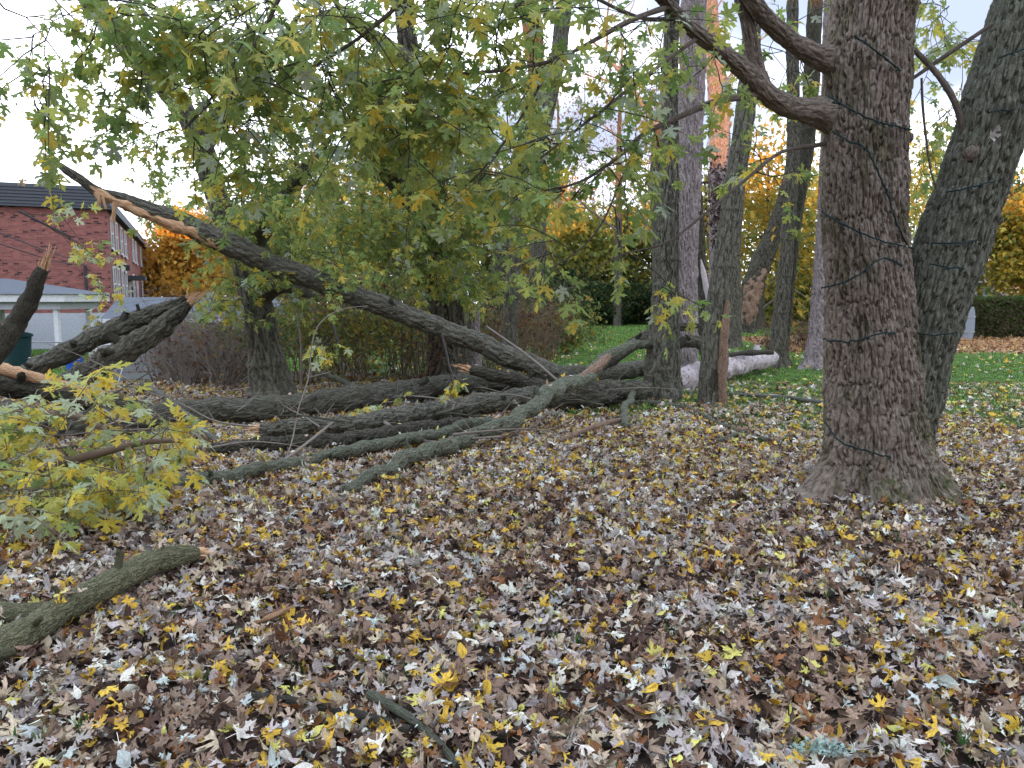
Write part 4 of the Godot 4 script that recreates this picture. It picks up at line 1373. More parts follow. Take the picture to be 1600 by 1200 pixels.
func logs() -> void:
	# the long broken limb slanting up out of the pile
	var la := fallen("broken_limb", "long broken limb slanting up from the log pile, torn pale at its tip", "limb", [[880, 592, 20, 11.2], [800, 558, 19, 11.0], [700, 517, 18, 10.8], [560, 464, 19, 10.5], [420, 410, 20, 10.2], [340, 374, 20, 10.0], [282, 345, 18, 9.85], [215, 322, 13, 9.7], [150, 296, 9, 9.6], [105, 266, 7, 9.5], [66, 240, 2, 9.45]], "bark_log", {"relief": 0.035, "rough": 0.16})
	var lb := la.position
	var face := MB.new()
	tube(face, shift(smooth(trunk_keys([[350, 391, 3, 9.95], [290, 358, 12, 9.82], [215, 329, 9, 9.68], [165, 307, 6.5, 9.58], [120, 279, 4.5, 9.5]]), 0.06), lb), 18, 0.55, 0.03, 0.4, Color.WHITE, 5.0)
	part(la, "torn_wood", face.mesh(), M.wood_fresh)
	for s in [[[150, 302], [156, 312], [152, 328], 4.0], [[160, 306], [163, 318], [166, 327], 2.5], [[180, 316], [178, 332], [176, 347], 4.5]]:
		var sm := MB.new()
		tube(sm, shift(trunk_keys([[s[0][0], s[0][1], s[3], 9.5], [s[1][0], s[1][1], s[3] * 0.8, 9.48], [s[2][0], s[2][1], s[3] * 0.9, 9.47]]), lb), 6, 0.3)
		part(la, "splinter", sm.mesh(), M.wood_fresh)
	# logs of the pile, from the back forward
	fallen("fallen_log", "thick dark log at the back of the pile, running off under the torn one", "log", [[-60, 640, 30, -1, 0.0], [120, 665, 26, -1, 0.0], [300, 645, 23, -1, 0.02], [420, 638, 22, -1, 0.03], [560, 622, 22, -1, 0.04], [700, 603, 20, -1, 0.05], [820, 592, 19, -1, 0.06], [920, 585, 17, -1, 0.08], [1005, 576, 15, -1, 0.1]], "bark_log", {"relief": 0.04})
	var tl := fallen("fallen_log", "dark log with a long pale torn strip along its top", "log", [[-70, 578, 27, 9.0], [0, 596, 26, 9.1], [90, 612, 24, 9.2], [170, 630, 20, 9.3], [240, 645, 14, 9.4]], "bark_dark", {"relief": 0.04})
	var tm := MB.new()
	tube(tm, shift(smooth(trunk_keys([[-60, 558, 10, 8.98], [0, 576, 11, 9.05], [60, 592, 10, 9.1], [110, 604, 7, 9.16], [160, 618, 3, 9.22]]), 0.06), tl.position), 12, 0.25, 0.02, 0.3, Color.WHITE, 6.0)
	part(tl, "torn_wood", tm.mesh(), M.wood_fresh)
	fallen("fallen_log", "grey log with pale broken end in the middle of the pile", "log", [[410, 672, 14, -1, 0.06], [480, 668, 17, -1, 0.05], [600, 655, 18, -1, 0.05], [720, 636, 18, -1, 0.05], [830, 620, 18, -1, 0.06], [940, 610, 17, -1, 0.08], [1010, 606, 15, -1, 0.08]], "bark_log", {"relief": 0.04, "torn": [[0, 0.9, 0.2]]})
	fallen("fallen_log", "dark log tucked under the grey one with pale end", "log", [[330, 702, 12, -1, 0.0], [420, 696, 15, -1, 0.0], [520, 690, 16, -1, 0.0], [620, 676, 14, -1, 0.0], [720, 660, 11, -1, 0.0]], "bark_dark", {"relief": 0.03})
	fallen("fallen_log", "mossy grey-green slim log ending in a fresh break", "log", [[-60, 815, 17, -1, 0.0], [80, 800, 16, -1, 0.0], [220, 770, 15, -1, 0.02], [350, 742, 13, -1, 0.03], [480, 720, 12, -1, 0.03], [600, 694, 12, -1, 0.04], [700, 672, 11, -1, 0.05], [768, 654, 9, -1, 0.08]], "bark_lichen", {"rough": 0.3, "torn": [[7, 1.0, 0.22]]})
	var fl := fallen("forked_branch", "long pale lichen-grey branch bent across the front of the pile", "branch", [[535, 770, 11, -1, 0.0], [590, 742, 15, -1, 0.0], [650, 714, 15, -1, 0.02], [720, 688, 14, -1, 0.04], [775, 672, 14, -1, 0.08], [815, 645, 14, -1, 0.18], [860, 614, 14, -1, 0.30], [905, 594, 14, 10.3], [950, 560, 11, 11.0], [985, 542, 9, 11.4], [1030, 536, 8, 11.9]], "bark_lichen", {"rough": 0.3, "torn": []})
	var fp := at(858, 606, 9.6) - fl.position
	part(fl, "torn_wood", splinters(fp, Vector3(-0.1, 1, 0.1), 0.07, 0.17, 9, 33), M.wood_fresh)
	var rb := MB.new()
	tube(rb, shift(smooth(trunk_keys([[905, 592, 5, 10.25], [928, 577, 8.5, 10.58], [950, 558, 6, 10.93]]), 0.05), fl.position + Vector3(0, 0, 0.0)), 10, 0.3)
	part(fl, "bare_patch", rb.mesh(), M.wood_old)
	fallen("broken_branch", "short dark branch with a torn end lying over the back logs", "branch", [[735, 578, 8, 10.6], [762, 584, 11, 10.6], [810, 596, 14, 10.6], [860, 612, 15, 10.6], [905, 626, 12, 10.6]], "bark_dark", {"torn": [[0, 1.0, 0.25, Vector3(-1, 0.35, 0.2)]]})
	fallen("fallen_branch", "dark branch rising behind the forked one toward the furrowed trunk", "branch", [[860, 620, 10, 11.2], [930, 580, 10, 11.6], [980, 545, 11, 12.4], [1020, 522, 12, 13.0], [1060, 510, 9, 13.3], [1090, 510, 4, 13.4]], "bark_dark")
	fallen("fallen_branch", "arched brown branch bridging the gap between the two trunks", "branch", [[1050, 540, 10, 13.4], [1075, 532, 11, 13.3], [1095, 538, 12, 13.2], [1106, 558, 9, 13.1], [1110, 590, 8, 13.0]], "bark_far")
	fallen("fallen_log", "dark rotten log lying low before the furrowed trunk", "log", [[800, 632, 12, -1, 0.0], [880, 628, 16, -1, 0.0], [950, 620, 18, -1, 0.0], [1005, 612, 16, -1, 0.0]], "bark_dark", {"rough": 0.4, "relief": 0.05})
	var wl := fallen("fallen_log", "pale silvery log stripped of bark lying behind the two trunks", "log", [[1040, 592, 20, -1, 0.0], [1080, 588, 20, -1, 0.0], [1130, 574, 20, -1, 0.05], [1175, 564, 18, -1, 0.08], [1206, 560, 12, -1, 0.1]], "bark_silver", {"relief": 0.012, "rough": 0.28, "part": "bare_wood"})
	var wk := MB.new()
	tube(wk, shift(smooth(trunk_keys([[1120, 558, 4, 14.0], [1165, 551, 5, 14.5], [1207, 551, 4, 14.9]]), 0.08), wl.position), 9, 0.5, 0.02)
	part(wl, "bark_strip", wk.mesh(), M.bark_dark)
	# split double log leaning at the left
	fallen("split_log", "upper half of a split log leaning up toward the shed", "log", [[40, 585, 17, 10.2], [110, 548, 18, 10.5], [190, 510, 19, 10.9], [250, 488, 16, 11.1], [290, 468, 7, 11.2]], "bark_log", {"relief": 0.045, "rough": 0.3, "torn": [[4, 0.9, 0.2]]})
	fallen("split_log", "lower shaggy half of a split log leaning up toward the shed", "log", [[100, 606, 20, 10.0], [160, 568, 22, 10.3], [215, 534, 22, 10.6], [262, 502, 18, 10.9], [294, 476, 7, 11.1]], "bark_far", {"relief": 0.07, "rough": 0.35, "torn": [[4, 1.2, 0.28]]})
	fallen("snapped_limb", "dark upright snapped limb with a pale splintered top", "limb", [[-60, 600, 22, 8.4], [-10, 552, 21, 8.5], [22, 512, 18, 8.6], [44, 470, 15, 8.6], [58, 436, 12, 8.6], [66, 418, 10, 8.6]], "bark_dark", {"relief": 0.02, "torn": [[5, 0.95, 0.26, Vector3(0.35, 1, 0.05)]]})
	fallen("loose_stick", "straight bare grey stick propped against the back log", "stick", [[222, 598, 5, 8.6], [262, 625, 6, 8.4], [300, 656, 6, 8.2], [345, 692, 5, 8.0]], "stick_grey", {"rough": 0.15, "relief": 0.004})
	# the near forked log
	var nf := fallen("near_forked_log", "mossy olive forked log in the leaf litter with a broken orange end", "log", [[-70, 1070, 34, -1, 0.0], [0, 1012, 31, -1, 0.0], [60, 974, 30, -1, 0.01], [120, 940, 26, -1, 0.02], [190, 906, 25, -1, 0.03], [250, 876, 23, -1, 0.04], [285, 866, 20, -1, 0.05], [308, 864, 15, -1, 0.05]], "bark_moss", {"rough": 0.2, "relief": 0.014, "crook": 0.3, "torn": [[7, 1.0, 0.13]]})
	var fk := keys_of([[-80, 952, 17, -1, 0.02], [0, 956, 17, -1, 0.02], [50, 960, 18, -1, 0.02], [110, 945, 14, -1, 0.03]])
	var fm := MB.new()
	tube(fm, shift(smooth(fk, 0.03), nf.position), 22, 0.2, 0.012, 0.25, Color.WHITE, 4.0)
	part(nf, "side_branch", fm.mesh(), M.bark_moss)
	for s3 in [[325, 846, 0.11, 0.5], [338, 838, 0.09, -0.3], [408, 922, 0.07, 0.2], [432, 960, 0.10, 0.7]]:
		var p := gp(s3[0], s3[1], 0.04)
		var ch := MB.new()
		var dv: Vector3 = Vector3(cos(s3[3]), 0.15, -sin(s3[3])) * s3[2]
		tube(ch, [[p - dv, 0.004], [p - dv * 0.3, 0.018], [p + dv * 0.5, 0.014], [p + dv, 0.002]], 5, 0.4)
		tag(part(self, "wood_chip", ch.mesh(), M.wood_fresh), "torn orange-tan chip of fresh wood lying on the litter", "wood chip", "fresh wood chips on the litter")
	# sticks on the ground
	for s4 in [
		["fallen_stick", "long thin grey-green stick reaching toward the big maple", [[985, 628, 4, -1, 0.01], [1060, 634, 5, -1, 0.01], [1130, 664, 5, -1, 0.01], [1190, 685, 5, -1, 0.01], [1262, 700, 3, -1, 0.01]], "bark_lichen"],
		["fallen_stick", "short side stick forking off the long grey-green one", [[1108, 693, 4, -1, 0.01], [1150, 680, 5, -1, 0.01], [1166, 676, 4, -1, 0.01]], "bark_lichen"],
		["fallen_stick", "brown half-bare stick lying before the rotten log", [[800, 712, 4, -1, 0.01], [860, 694, 5, -1, 0.01], [930, 668, 6, -1, 0.02], [985, 655, 6, -1, 0.02]], "wood_old"],
		["fallen_stick", "crooked lichen stick standing off the furrowed trunk's foot", [[978, 668, 7, -1, 0.0], [975, 645, 7, -1, 0.05], [985, 622, 6, -1, 0.1], [1000, 598, 5, -1, 0.15]], "bark_lichen"],
		["fallen_stick", "straight grey stick on the grass beside the big maple", [[1140, 616, 3, -1, 0.01], [1210, 620, 4, -1, 0.01], [1285, 628, 4, -1, 0.01]], "stick_grey"],
		["fallen_stick", "thin branch behind the big maple's foot on the grass", [[1460, 716, 5, -1, 0.0], [1530, 716, 5, -1, 0.0], [1610, 726, 4, -1, 0.0]], "bark_moss"],
		["lichen_stick", "dark stick with pale green lichen half buried in litter", [[395, 1092, 10, -1, 0.012], [470, 1098, 10, -1, 0.012], [560, 1118, 9, -1, 0.012], [640, 1140, 8, -1, 0.012]], "bark_dark"],
		["lichen_stick", "short stick crusted with pale blue-green lichen", [[578, 1086, 9, -1, 0.02], [620, 1110, 9, -1, 0.02], [665, 1140, 8, -1, 0.02], [718, 1196, 8, -1, 0.015]], "bark_lichen"],
		["lichen_stick", "buried dark stick running on past the lichen sticks", [[690, 1142, 6, -1, 0.008], [800, 1150, 7, -1, 0.008], [900, 1158, 7, -1, 0.008], [1010, 1172, 5, -1, 0.004]], "bark_dark"],
		["lichen_stick", "small grey-green stick tilted in the open litter", [[1348, 950, 5, -1, 0.01], [1362, 930, 5, -1, 0.02], [1382, 905, 4, -1, 0.02]], "bark_lichen"],
		["fallen_stick", "pale stick among the bramble behind the back log", [[500, 584, 4, 11.5], [540, 598, 5, 11.3], [575, 610, 5, 11.1]], "bark_lichen"],
		["fallen_stick", "stubby stick lying by the fork of the slim log", [[690, 640, 4, 9.4], [660, 668, 4, 8.9], [648, 688, 4, 8.6]], "stick_grey"],
	]:
		fallen(s4[0], s4[1], "stick", s4[2], s4[3], {"rough": 0.35, "relief": 0.004, "freq": 9.0})
	# thin bent shoots standing out of the pile
	for s5 in [
		["tall thin bare shoot arching out of the log pile", [[428, 782, 1.5, 6.6], [436, 745, 1.4, 6.9], [456, 690, 1.2, 7.4], [466, 640, 1.1, 7.6], [482, 590, 1.0, 7.8], [487, 540, 0.9, 7.9], [500, 505, 0.9, 8.0], [532, 484, 0.7, 8.2], [575, 478, 0.5, 8.4]]],
		["short bare shoot crossing the slim mossy log", [[270, 800, 4, 6.0], [276, 770, 3.5, 6.1], [272, 735, 3, 6.2]]],
		["bare crooked twig branching over the slim mossy log", [[380, 780, 3, 6.4], [430, 730, 3, 6.7], [470, 700, 2.5, 7.2], [520, 660, 2, 7.8]]],
		["thin bare twig curving above the middle logs", [[640, 690, 3, 8.2], [600, 660, 3, 8.6], [560, 650, 2.5, 8.9], [520, 690, 2, 8.9]]],
		["dark thin branch fallen over the foot of the long limb", [[760, 510, 1.6, 10.6], [830, 560, 2, 10.4], [900, 620, 2, 10.0]]],
	]:
		var keys := keys_of(s5[1])
		var o := thing("bare_shoot", s5[0], "twig", on(keys[0][0]))
		var mb := MB.new()
		tube(mb, shift(smooth(keys, 0.06), o.position), 6, 0.2)
		part(o, "stem", mb.mesh(), M.twig_grey)
		var tw := MB.new()
		for k in 4:
			var b: Vector3 = keys[rng.randi() % keys.size()][0]
			var d := Vector3(g(), u(-0.2, 0.8), g() * 0.6) * 0.22
			tube(tw, [[b - o.position, 0.005], [b + d - o.position, 0.003], [b + d * 1.7 + Vector3(g(), g(), g()) * 0.06 - o.position, 0.002]], 4, 0.0, 0.0, 0.6, Color.WHITE, 3.0, null, false)
		part(o, "side_twig", tw.mesh(), M.twig_grey, "stuff")
	# thin branches tangled through the pile
	for k in 30:
		var px := u(20, 990)
		var py := 690.0 - (px / 990.0) * 70.0 + g() * 22.0
		var b0 := gp(px, py, 0.12 + absf(g()) * 0.12)
		var ang := u(-0.6, 0.6) + (PI if rng.randf() < 0.5 else 0.0)
		var dirn := Vector3(cos(ang), u(-0.02, 0.35), sin(ang) * 0.8)
		var ln := u(0.7, 2.2)
		var rr0 := u(0.006, 0.016)
		var kk3 := []
		var q3 := b0
		for j in 7:
			kk3.append([q3, lerpf(rr0, rr0 * 0.3, j / 6.0)])
			dirn = (dirn + Vector3(g() * 0.2, g() * 0.12 - 0.05, g() * 0.2)).normalized()
			q3 += dirn * ln / 6.0
			q3.y = maxf(q3.y, 0.04)
		var ob := thing("tangled_branch", "thin bare branch tangled through the fallen log pile", "branch", on(b0), "thin branches tangled in the pile")
		var mk := MB.new()
		tube(mk, shift(smooth(kk3, 0.06), ob.position), 7, 0.3)
		part(ob, "stem", mk.mesh(), M.twig_grey if k % 3 else M.bark_lichen)
		var mt := MB.new()
		for j in 5:
			var fr: Vector3 = kk3[1 + rng.randi() % 5][0] - ob.position
			var dd := (dirn + Vector3(g(), absf(g()) * 0.8, g())).normalized() * u(0.15, 0.45)
			tube(mt, [[fr, rr0 * 0.4], [fr + dd * 0.5 + Vector3(g(), g(), g()) * 0.02, rr0 * 0.3], [fr + dd, rr0 * 0.15]], 4, 0.0, 0.0, 0.6, Color.WHITE, 3.0, null, false)
		part(ob, "side_twig", mt.mesh(), M.twig_grey, "stuff")
	scatter(self, "leaves_on_logs", leaf_dead, on_logs, M.litter)
	for oo in get_children():
		if String(oo.name).begins_with("leaves_on_logs"):
			tag(oo, "scattered brown and yellow leaves lying on the fallen logs", "leaves")
	# the leafy fallen bough at the left
	var lo := thing("leafy_bough", "fallen bough full of yellow and pale green leaves before the logs", "bough", on(at(-80, 760, 6.0)))
	var skel := []
	for s6 in [[[-120, 720, 16, 5.9], [0, 745, 10, 5.7], [110, 720, 8, 5.6], [230, 690, 5, 5.6], [300, 690, 3, 5.7]], [[-100, 700, 14, 6.2], [20, 660, 8, 6.2], [120, 650, 6, 6.1], [200, 700, 4, 6.0]], [[-100, 790, 12, 5.2], [10, 800, 8, 5.0], [110, 840, 6, 4.8], [200, 870, 3, 4.7]]]:
		var kk := smooth(trunk_keys(s6), 0.12)
		var lm := MB.new()
		tube(lm, shift(kk, lo.position), 8, 0.2)
		part(lo, "branch", lm.mesh(), M.twig_brown)
		skel.append_array(kk)
	var tw2 := MB.new()
	var lv := []
	grow(tw2, lv, skel, aims([[30, 640, 60, 30, 6.1, 7], [100, 660, 70, 40, 6.0, 9], [190, 668, 70, 40, 5.9, 7], [250, 690, 40, 36, 5.8, 5], [50, 740, 90, 50, 5.6, 11], [140, 750, 80, 50, 5.4, 9], [210, 740, 40, 40, 5.6, 4], [40, 820, 60, 36, 5.0, 7], [150, 810, 40, 26, 5.1, 4], [20, 690, 50, 40, 5.8, 6]], skel), 0.112, FALLEN, 2, 2, 0.05, 0.34)
	for k in tw2.v.size():
		tw2.v[k] -= lo.position
	part(lo, "twigwork", tw2.mesh(), M.twig_brown, "stuff")
	single_leaves(lo, lv, 260)
	# small sprays hanging in the open
	for s7 in [["hanging_spray", "small spray of pale leaves hanging under the long limb", [[520, 505, 2.5, 9.9], [530, 540, 2, 9.8]], [[520, 540, 30, 20, 9.8, 4]]], ["hanging_spray", "single drooping spray of yellow leaves over the back log", [[690, 520, 2, 10.4], [700, 560, 2, 10.2]], [[700, 585, 10, 15, 10.2, 2], [590, 640, 14, 14, 9.2, 2]]], ["hanging_spray", "loose spray of yellow-green leaves before the brick wall", [[30, 330, 2, 9.3], [110, 370, 2, 9.2]], [[130, 378, 40, 20, 9.2, 4], [90, 335, 20, 12, 9.3, 2], [165, 470, 16, 20, 12.0, 4]]]]:
		var ks := smooth(trunk_keys(s7[2]), 0.1)
		var o7 := thing(s7[0], s7[1], "twig", ks[0][0])
		var m7 := MB.new()
		tube(m7, shift(ks, o7.position), 5)
		part(o7, "stem", m7.mesh(), M.twig)
		var t7 := MB.new()
		var l7 := []
		grow(t7, l7, ks.duplicate(), aims(s7[3], ks), 0.10, FALLEN, 2, 2, 0.02, 0.25)
		for k in t7.v.size():
			t7.v[k] -= o7.position
		part(o7, "twigwork", t7.mesh(), M.twig, "stuff")
		single_leaves(o7, l7, 60)

var skin_cache := {}
var on_logs := []
# the leaves that show largest as parts of their own, the rest as one mass
func single_leaves(o: Node3D, leaves: Array, most: int) -> void:
	leaves.sort_custom(func(a, b): return a[0].origin.distance_squared_to(EYE) < b[0].origin.distance_squared_to(EYE))
	var rest := []
	var n := 0
	for l in leaves:
		var p: Vector3 = l[0].origin
		var d := -p.z
		var seen := d > 0.5 and absf(p.x) < 0.66 * d and (p.y - EYE.y) < 0.36 * d
		if n >= most or not seen:
			rest.append(l)
			continue
		n += 1
		var c: Color = l[1]
		var key := "%d_%d_%d" % [int(c.r * 12), int(c.g * 12), int(c.b * 8)]
		if not skin_cache.has(key):
			var m: StandardMaterial3D = M.leaf.duplicate()
			m.resource_name = "leaf_skin"
			m.vertex_color_use_as_albedo = false
			m.albedo_color = c.linear_to_srgb()
			skin_cache[key] = m
		var x := part(o, "leaf", leaf_fresh[rng.randi() % leaf_fresh.size()], skin_cache[key])
		var t: Transform3D = l[0]
		t.origin -= o.position
		x.transform = t
	if rest.size():
		scatter(o, "crown", leaf_fresh, rest, M.leaf)

func maple() -> void:
	var foot := on(gp(1362, 772))
	var d := -foot.z
	var o := thing("maple_tree", "big double-stemmed maple with furrowed bark wound with dark wire", "tree", foot)
	var lobes := [[-1.28, 0.36, 0.23], [-0.05, 0.20, 0.22], [1.20, 0.26, 0.26], [2.6, 0.3, 0.2], [-2.5, 0.25, 0.2], [-0.62, 0.09, 0.12], [0.6, 0.08, 0.3]]
	var sh := func(q: float, out: Vector3, p: Vector3) -> float:
		var a := atan2(out.x, out.z)
		var add := 0.0
		for l in lobes:
			var da := wrapf(a - l[0], -PI, PI)
			add += l[1] * exp(-da * da / (2.0 * 0.24 * 0.24)) * exp(-maxf(p.y, 0.0) / l[2]) * (1.0 + 0.5 * lump.get_noise_3d(out.x * 2.2, p.y * 5.0, out.z * 2.2 + l[0]))
		return q + add
	var keys := [[foot + Vector3(0, -0.08, 0), 0.40], [at(1364, 740, d), 0.39], [at(1365, 640, d), 73.0 / F * d], [at(1360, 500, d), 67.0 / F * d], [at(1350, 330, d), 61.0 / F * d], [at(1351, 180, d), 61.0 / F * d], [at(1357, 60, d), 61.0 / F * d], [at(1368, -40, d), 62.0 / F * d], [at(1380, -150, d), 60.0 / F * d], [at(1390, -320, d), 50.0 / F * d]]
	var mb := MB.new()
	tube(mb, shift(smooth(keys, 0.0125), foot), 270, 0.10, 0.05, 0.62, Color.WHITE, 1.8, sh)
	var pinkish := FastNoiseLite.new()
	pinkish.seed = 3
	pinkish.frequency = 2.6
	pinkish.fractal_octaves = 4
	for k in mb.v.size():
		var p := mb.v[k]
		var n := pinkish.get_noise_3d(p.x * 1.6, p.y * 0.7, p.z * 1.6)
		var c := Color(1, 1, 1).lerp(Color(1.22, 1.06, 1.0), smoothstep(0.12, 0.4, n))
		c = c.lerp(Color(0.50, 0.54, 0.40), smoothstep(0.02, -0.35, n) * 0.8)
		var moss := maxf(exp(-(p.distance_squared_to(Vector3(-0.10, 0.12, 0.52))) / 0.02), maxf(exp(-(p.distance_squared_to(Vector3(0.42, 0.14, 0.40))) / 0.03), exp(-(p.distance_squared_to(Vector3(0.42, 0.55, 0.2))) / 0.06)))
		c = c.lerp(Color(0.28, 0.42, 0.16), clampf(moss * 1.6 * smoothstep(-0.25, 0.3, pinkish.get_noise_3d(p.x * 9.0, p.y * 9.0, p.z * 9.0)), 0.0, 0.85))
		mb.c[k] = c
	M.bark_main.vertex_color_use_as_albedo = true
	part(o, "trunk", mb.mesh(), M.bark_main)
	var k2 := [[at(1405, 740, d + 0.05), 0.22], [at(1414, 640, d + 0.05), 52.0 / F * d], [at(1432, 560, d + 0.05), 52.0 / F * d], [at(1452, 490, d + 0.05), 52.0 / F * d], [at(1483, 400, d + 0.05), 54.0 / F * d], [at(1520, 290, d + 0.04), 52.0 / F * d], [at(1552, 190, d), 50.0 / F * d], [at(1590, 60, d), 50.0 / F * d], [at(1622, -60, d), 48.0 / F * d], [at(1660, -200, d), 40.0 / F * d]]
	var sb := MB.new()
	tube(sb, shift(smooth(k2, 0.016), foot), 160, 0.12, 0.05, 0.8, Color.WHITE, 2.0)
	part(o, "stem", sb.mesh(), M.bark_stem)
	# limbs
	var skel := []
	var arms := [
		[[1335, 192, 40, 6.0], [1305, 183, 33, 5.97], [1280, 175, 26, 5.93], [1256, 170, 21, 5.88], [1235, 167, 19, 5.83], [1200, 150, 18, 5.75], [1172, 118, 17, 5.65], [1130, 82, 15, 5.5], [1085, 48, 13, 5.35], [1045, 8, 12, 5.2], [1000, -40, 11, 5.0], [920, -90, 9, 4.9]],
		[[1192, 142, 15, 5.72], [1180, 90, 13, 5.68], [1168, 40, 12, 5.62], [1156, -10, 11, 5.55], [1150, -80, 10, 5.5]],
		[[1335, 106, 36, 6.0], [1305, 97, 28, 5.97], [1280, 88, 21, 5.93], [1256, 76, 17.5, 5.86], [1236, 64, 16, 5.8], [1205, 36, 16, 5.65], [1180, 8, 15, 5.5], [1150, -30, 13, 5.4], [1050, -90, 11, 5.1], [900, -120, 10, 4.9]],
		[[1196, 146, 10, 5.73], [1150, 152, 9.5, 5.65], [1100, 165, 8.5, 5.55], [1050, 188, 7, 5.45], [1005, 210, 6, 5.35], [960, 250, 4.5, 5.25], [905, 285, 3.5, 5.2], [850, 298, 2, 5.15]],
		[[1045, 10, 8, 5.2], [985, 32, 6, 5.0], [930, 62, 5.5, 4.95], [870, 92, 5, 4.9], [800, 108, 4.5, 4.85], [720, 115, 4, 4.8], [640, 118, 3.5, 4.8], [570, 135, 2, 4.8]],
		[[1060, 28, 6, 5.3], [1010, 30, 5, 5.2], [960, 12, 4, 5.1], [920, -10, 4, 5.0]],
		[[870, 92, 4, 4.9], [840, 140, 3.5, 4.85], [800, 205, 3, 4.9], [750, 270, 2.5, 4.95], [690, 320, 1.5, 5.0]],
		[[1312, 218, 7, 6.0], [1276, 227, 6, 5.93], [1220, 238, 4.5, 5.8], [1160, 285, 4, 5.6], [1100, 335, 3.5, 5.4], [1040, 380, 3, 5.3], [980, 395, 2.5, 5.2], [930, 420, 1.5, 5.1]],
		[[1094, 56, 5, 5.38], [1010, 118, 4, 5.1], [930, 180, 3.5, 5.0], [860, 235, 3, 4.95], [790, 290, 2, 4.9]],
		[[1000, 212, 4, 5.3], [975, 270, 3, 5.25], [940, 350, 2.5, 5.2], [900, 395, 2, 5.15], [850, 425, 1.2, 5.1]],
		[[920, -90, 9, 4.9], [700, -95, 9, 4.7], [480, -80, 8, 4.5], [280, -60, 7, 4.4], [110, -50, 5, 4.4], [-20, -20, 4, 4.5]],
		[[480, -80, 7, 4.5], [440, -10, 5.5, 4.5], [400, 70, 4.5, 4.6], [350, 130, 3.5, 4.7], [290, 200, 2, 4.8]],
		[[700, -95, 7, 4.7], [640, -10, 5.5, 4.7], [560, 60, 4.5, 4.7], [480, 110, 4, 4.8], [400, 170, 3, 4.9]],
		[[1505, 205, 9, 5.95], [1492, 160, 8, 5.9], [1466, 118, 7, 5.9], [1428, 78, 6, 5.95], [1396, 55, 6, 6.0]],
		[[1390, 145, 5.5, 6.0], [1418, 128, 5, 5.95], [1470, 92, 5, 5.9], [1550, 38, 5, 5.8]],
		[[1440, 122, 3, 5.9], [1443, 180, 3, 5.9], [1455, 270, 2.5, 5.9], [1470, 310, 1.5, 5.9]],
		[[1620, -60, 20, 6.0], [1500, -110, 14, 6.6], [1420, -60, 8, 7.4], [1440, 20, 4, 7.8]],
	]
	for a in arms:
		var slim := 0.62 if a[0][2] <= 10 else 0.86
		for q0 in a:
			q0[2] *= slim
		var ks := smooth(trunk_keys(a), 0.035 if a[0][2] > 10 else 0.07)
		var lm := MB.new()
		var thick: bool = a[0][2] > 10
		tube(lm, shift(ks, foot), 40 if thick else 9, 0.22, 0.02 if thick else 0.0, 0.4, Color.WHITE, 4.0)
		part(o, "limb" if thick else "branch", lm.mesh(), M.bark_main)
		skel.append_array(ks)
	# collars where the limbs leave the trunk, and small burrs
	for s in [[1420, 215, 8, 5.95], [1518, 240, 13, 5.84], [1562, 345, 6, 5.9]]:
		var bm := MB.new()
		var c := at(s[0], s[1], s[3])
		var r: float = s[2] / F * d
		tube(bm, shift([[c + Vector3(-0.02, -r, 0), r * 0.1], [c + Vector3(-0.01, -r * 0.7, 0), r * 0.65], [c, r], [c + Vector3(0.01, r * 0.7, 0), r * 0.68], [c + Vector3(0, r, 0), r * 0.1]], foot), 16, 0.5, 0.02, 0.25, Color.WHITE, 9.0)
		part(o, "burr", bm.mesh(), M.bark_main)
	# twigs and leaves
	var tw := MB.new()
	var leaves := []
	var blobs := [
		[180, 10, 60, 30, 4.5, 5], [300, 20, 70, 30, 4.6, 6], [420, -10, 80, 30, 4.6, 7], [540, 10, 80, 30, 4.7, 8], [660, -5, 80, 30, 4.7, 8], [780, 5, 80, 30, 4.8, 7], [900, 20, 70, 40, 4.9, 6], [980, 50, 60, 40, 5.0, 5], [600, 120, 90, 50, 4.8, 5], [350, 60, 70, 40, 4.7, 4],
		[55, 150, 25, 70, 4.5, 5], [90, 50, 60, 40, 4.5, 4], [210, 40, 80, 40, 4.5, 7], [310, 110, 70, 60, 4.7, 7], [215, 190, 60, 50, 4.8, 3],
		[400, 60, 80, 60, 4.7, 10], [420, 160, 80, 60, 4.8, 10], [520, 90, 80, 60, 4.8, 10], [560, 180, 80, 60, 4.9, 8], [350, 230, 60, 50, 4.9, 4],
		[640, 60, 80, 50, 4.8, 9], [740, 60, 80, 50, 4.8, 8], [650, 160, 80, 60, 4.9, 8], [760, 170, 80, 60, 4.9, 8], [840, 80, 70, 50, 4.9, 6], [720, 280, 60, 50, 5.0, 5],
		[890, 180, 70, 60, 5.0, 7], [830, 260, 70, 50, 5.0, 6], [960, 130, 60, 60, 5.1, 5], [960, 240, 60, 40, 5.2, 5], [900, 340, 60, 40, 5.1, 2], [860, 400, 50, 30, 5.1, 2], [1030, 230, 50, 50, 5.3, 4],
		[1040, 455, 12, 10, 5.2, 2], [1010, 340, 50, 40, 5.3, 1], [1080, 140, 50, 40, 5.4, 3], [1180, 250, 60, 40, 5.6, 3], [1230, 60, 40, 40, 6.4, 3],
		[1460, 30, 50, 40, 7.6, 8], [1470, 150, 50, 50, 7.8, 7], [1450, 260, 30, 40, 7.8, 5], [1500, 90, 40, 40, 7.4, 4], [1220, 130, 50, 40, 7.0, 3],
	]
	grow(tw, leaves, skel, aims(blobs, skel), 0.090, GREEN, 3, 2, 0.1, 0.42)
	for k in tw.v.size():
		tw.v[k] -= foot
	part(o, "twigwork", tw.mesh(), M.twig, "stuff")
	single_leaves(o, leaves, 300)
	# dark wire of small lights wound round trunk and stem
	var st := thing("string_lights", "dark green wire of tiny unlit bulbs wound round the double trunk", "string lights", at(1362, 400, d - 0.4))
